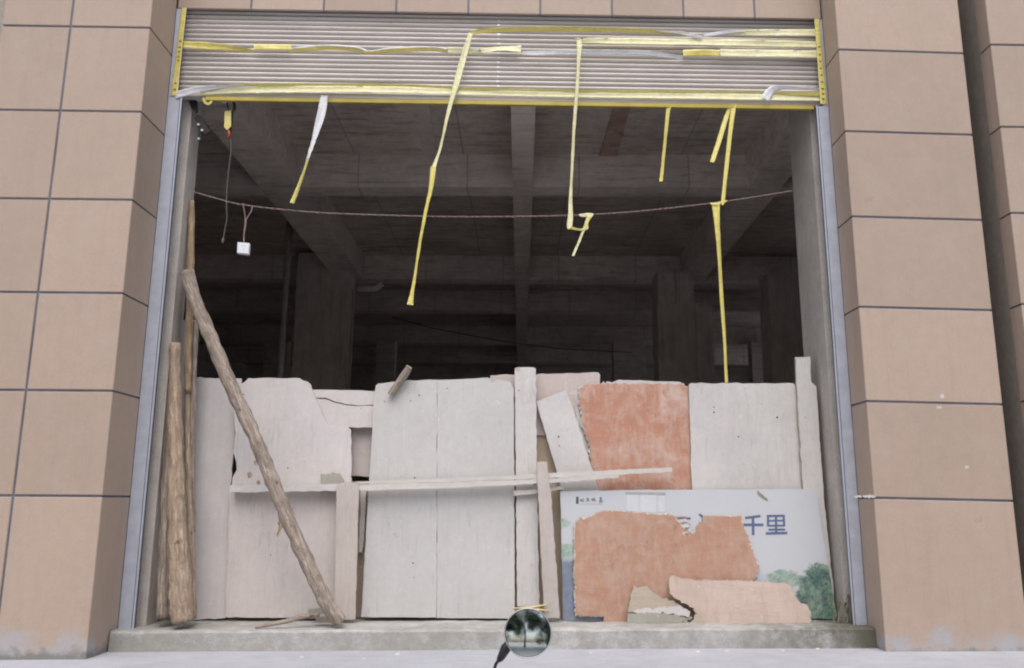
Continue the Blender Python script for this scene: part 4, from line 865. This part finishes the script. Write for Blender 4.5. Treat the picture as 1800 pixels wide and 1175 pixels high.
F = [(0, 1 + k, 1 + (k + 1) % 40) for k in range(40)] + [(1+(i-1)*40+k, 1+i*40+k, 1+i*40+(k+1) % 40, 1+(i-1)*40+(k+1) % 40) for i in range(1, RR) for k in range(40)]
q.add(V, F); q.build('mirror_glass', M['mirror'], hz, True)
q = MB(); V = disc_ring(R_ * .995, .0035) + disc_ring(R_ * .97, .0065) + disc_ring(R_ * .945, .0025)
q.add(V, [(i*40+k, i*40+(k+1) % 40, (i+1)*40+(k+1) % 40, (i+1)*40+k) for i in range(2) for k in range(40)]); q.build('rim', M['chrome'], hz, True)
hb = Vector((mc.x - .14, MY + .02, .40))
q = MB(); q.tube([at(898, 1128, MY + .03, 0), at(889, 1140, MY + .03, 0), at(880, 1157, MY + .03, 0), at(876, 1162, MY + .03, 0)], [.010, .014, .010, .0065], 12); q.build('mirror_arm', M['black'], sc_, True)
e_ = at(872, 1167, MY + .03, 0)
q = MB(); q.tube([at(877, 1160, MY + .03, 0), e_, e_ + Vector((-.018, 0, -.05)), hb], .0042, 10); q.build('mirror_stalk', M['black_metal'], sc_, True)
cx = mc.x - .42
q = MB(); q.tube([(cx + .36, MY - .02, .37), (cx + .2, MY + .02, .39), (cx, MY + .06, .36), (cx - .2, MY + .02, .39), (cx - .36, MY - .02, .37)], .014, 10); q.build('handlebar', M['black_metal'], sc_, True)
for s_ in (-1, 1):
    q = MB(); q.tube([(cx + s_ * .36, MY - .025, .37), (cx + s_ * .25, MY, .383)], .020, 10); q.build('grip', M['black'], sc_, True)
q = MB(); q.tube([(cx, MY + .06, .40), (cx, MY + .10, .30), (cx, MY + .13, .2)], [.05, .10, .07], 12); q.build('headset_cover', M['paint_red'], sc_, True)
q = MB(); q.tube([(cx, MY + .10, .3), (cx, MY + .28, -.25)], .03, 10); q.build('steering_column', M['black_metal'], sc_, True)
def wheel(y):
    rt = []
    for k in range(25): a = 2 * math.pi * k / 24; rt.append((cx, y + .19 * math.cos(a), -.275 + .19 * math.sin(a)))
    q = MB(); q.tube(rt, .042, 10); w_ = q.build('tyre', M['tyre'], sc_, True)
    q = MB(); q.tube([(cx - .03, y, -.275), (cx + .03, y, -.275)], .15, 20); q.build('rim', M['chrome'], w_, True)
wheel(MY + .32); wheel(MY - .92)
q = MB(); q.tube([(cx, MY + .12, -.2), (cx, MY - .3, -.22), (cx, MY - .42, -.05)], [.12, .14, .12], 12); q.build('floorboard', M['paint_red'], sc_, True)
q = MB(); q.tube([(cx, MY - .36, -.1), (cx, MY - .6, .06), (cx, MY - 1.05, .12)], [.13, .16, .09], 14); q.build('body', M['paint_red'], sc_, True)
q = MB(); q.tube([(cx, MY - .34, .17), (cx, MY - .6, .19), (cx, MY - 1.0, .22)], [.08, .12, .09], 12); q.build('seat', M['black'], sc_, True)

# ------------------------------------------------------------------ street trees behind the photographer (seen in the mirror, shading the forecourt sky)
def tree(x, y, h, cr, label, seed):
    rnd = random.Random(seed); t = empty('street_tree', (x, y, -.5)); tag(t, label, 'tree', 'street trees opposite the shop')
    q = MB(); q.tube([(x, y, -.55), (x + .1, y, h * .25), (x - .05, y + .1, h * .5), (x + .1, y, h * .8)], [.22, .17, .13, .05], 10)
    tips = []
    for k in range(7):
        a = rnd.random() * 6.28; z0 = h * rnd.uniform(.32, .6); p = Vector((x, y, z0)); e = p + Vector((math.cos(a), math.sin(a), .7)) * cr * rnd.uniform(.5, .8); tips.append(e)
        q.tube([p, (p + e) / 2 + Vector((0, 0, .15)), e], [.07, .05, .02], 6)
    q.build('trunk', M['bark'], t, True)
    V = []; F = []
    cl = [(Vector((x, y, h * .58)) + Vector((rnd.gauss(0, 1), rnd.gauss(0, 1), rnd.gauss(0, 1.0))) * cr * .55, cr * rnd.uniform(.28, .5)) for _ in range(16)] + [(e, cr * .35) for e in tips]
    for k in range(9000):
        c, r = cl[rnd.randrange(len(cl))]; d = Vector((rnd.gauss(0, 1), rnd.gauss(0, 1), rnd.gauss(0, 1))).normalized(); p = c + d * r * rnd.random() ** .4
        u = Vector((rnd.gauss(0, 1), rnd.gauss(0, 1), rnd.gauss(0, .5))).normalized(); w_ = u.cross(Vector((rnd.gauss(0, 1), rnd.gauss(0, 1), rnd.gauss(0, 1)))).normalized(); s_ = rnd.uniform(.11, .22)
        b0 = len(V); V += [p - u * s_, p + w_ * s_ * .45, p + u * s_, p - w_ * s_ * .45]; F.append((b0, b0+1, b0+2, b0+3))
    build('crown', V, F, M['leaf'], t)
tree(-4.6, -15, 7.5, 2.9, 'broad street tree opposite, left of the camera axis', 1)
tree(-.3, -16.5, 8.6, 3.0, 'tallest street tree opposite, straight behind the photographer', 2)
tree(4.2, -14.5, 7.6, 2.8, 'street tree opposite, right of the camera axis', 3)
tree(8.6, -16.5, 7.0, 2.6, 'smaller street tree opposite, farthest right', 4)
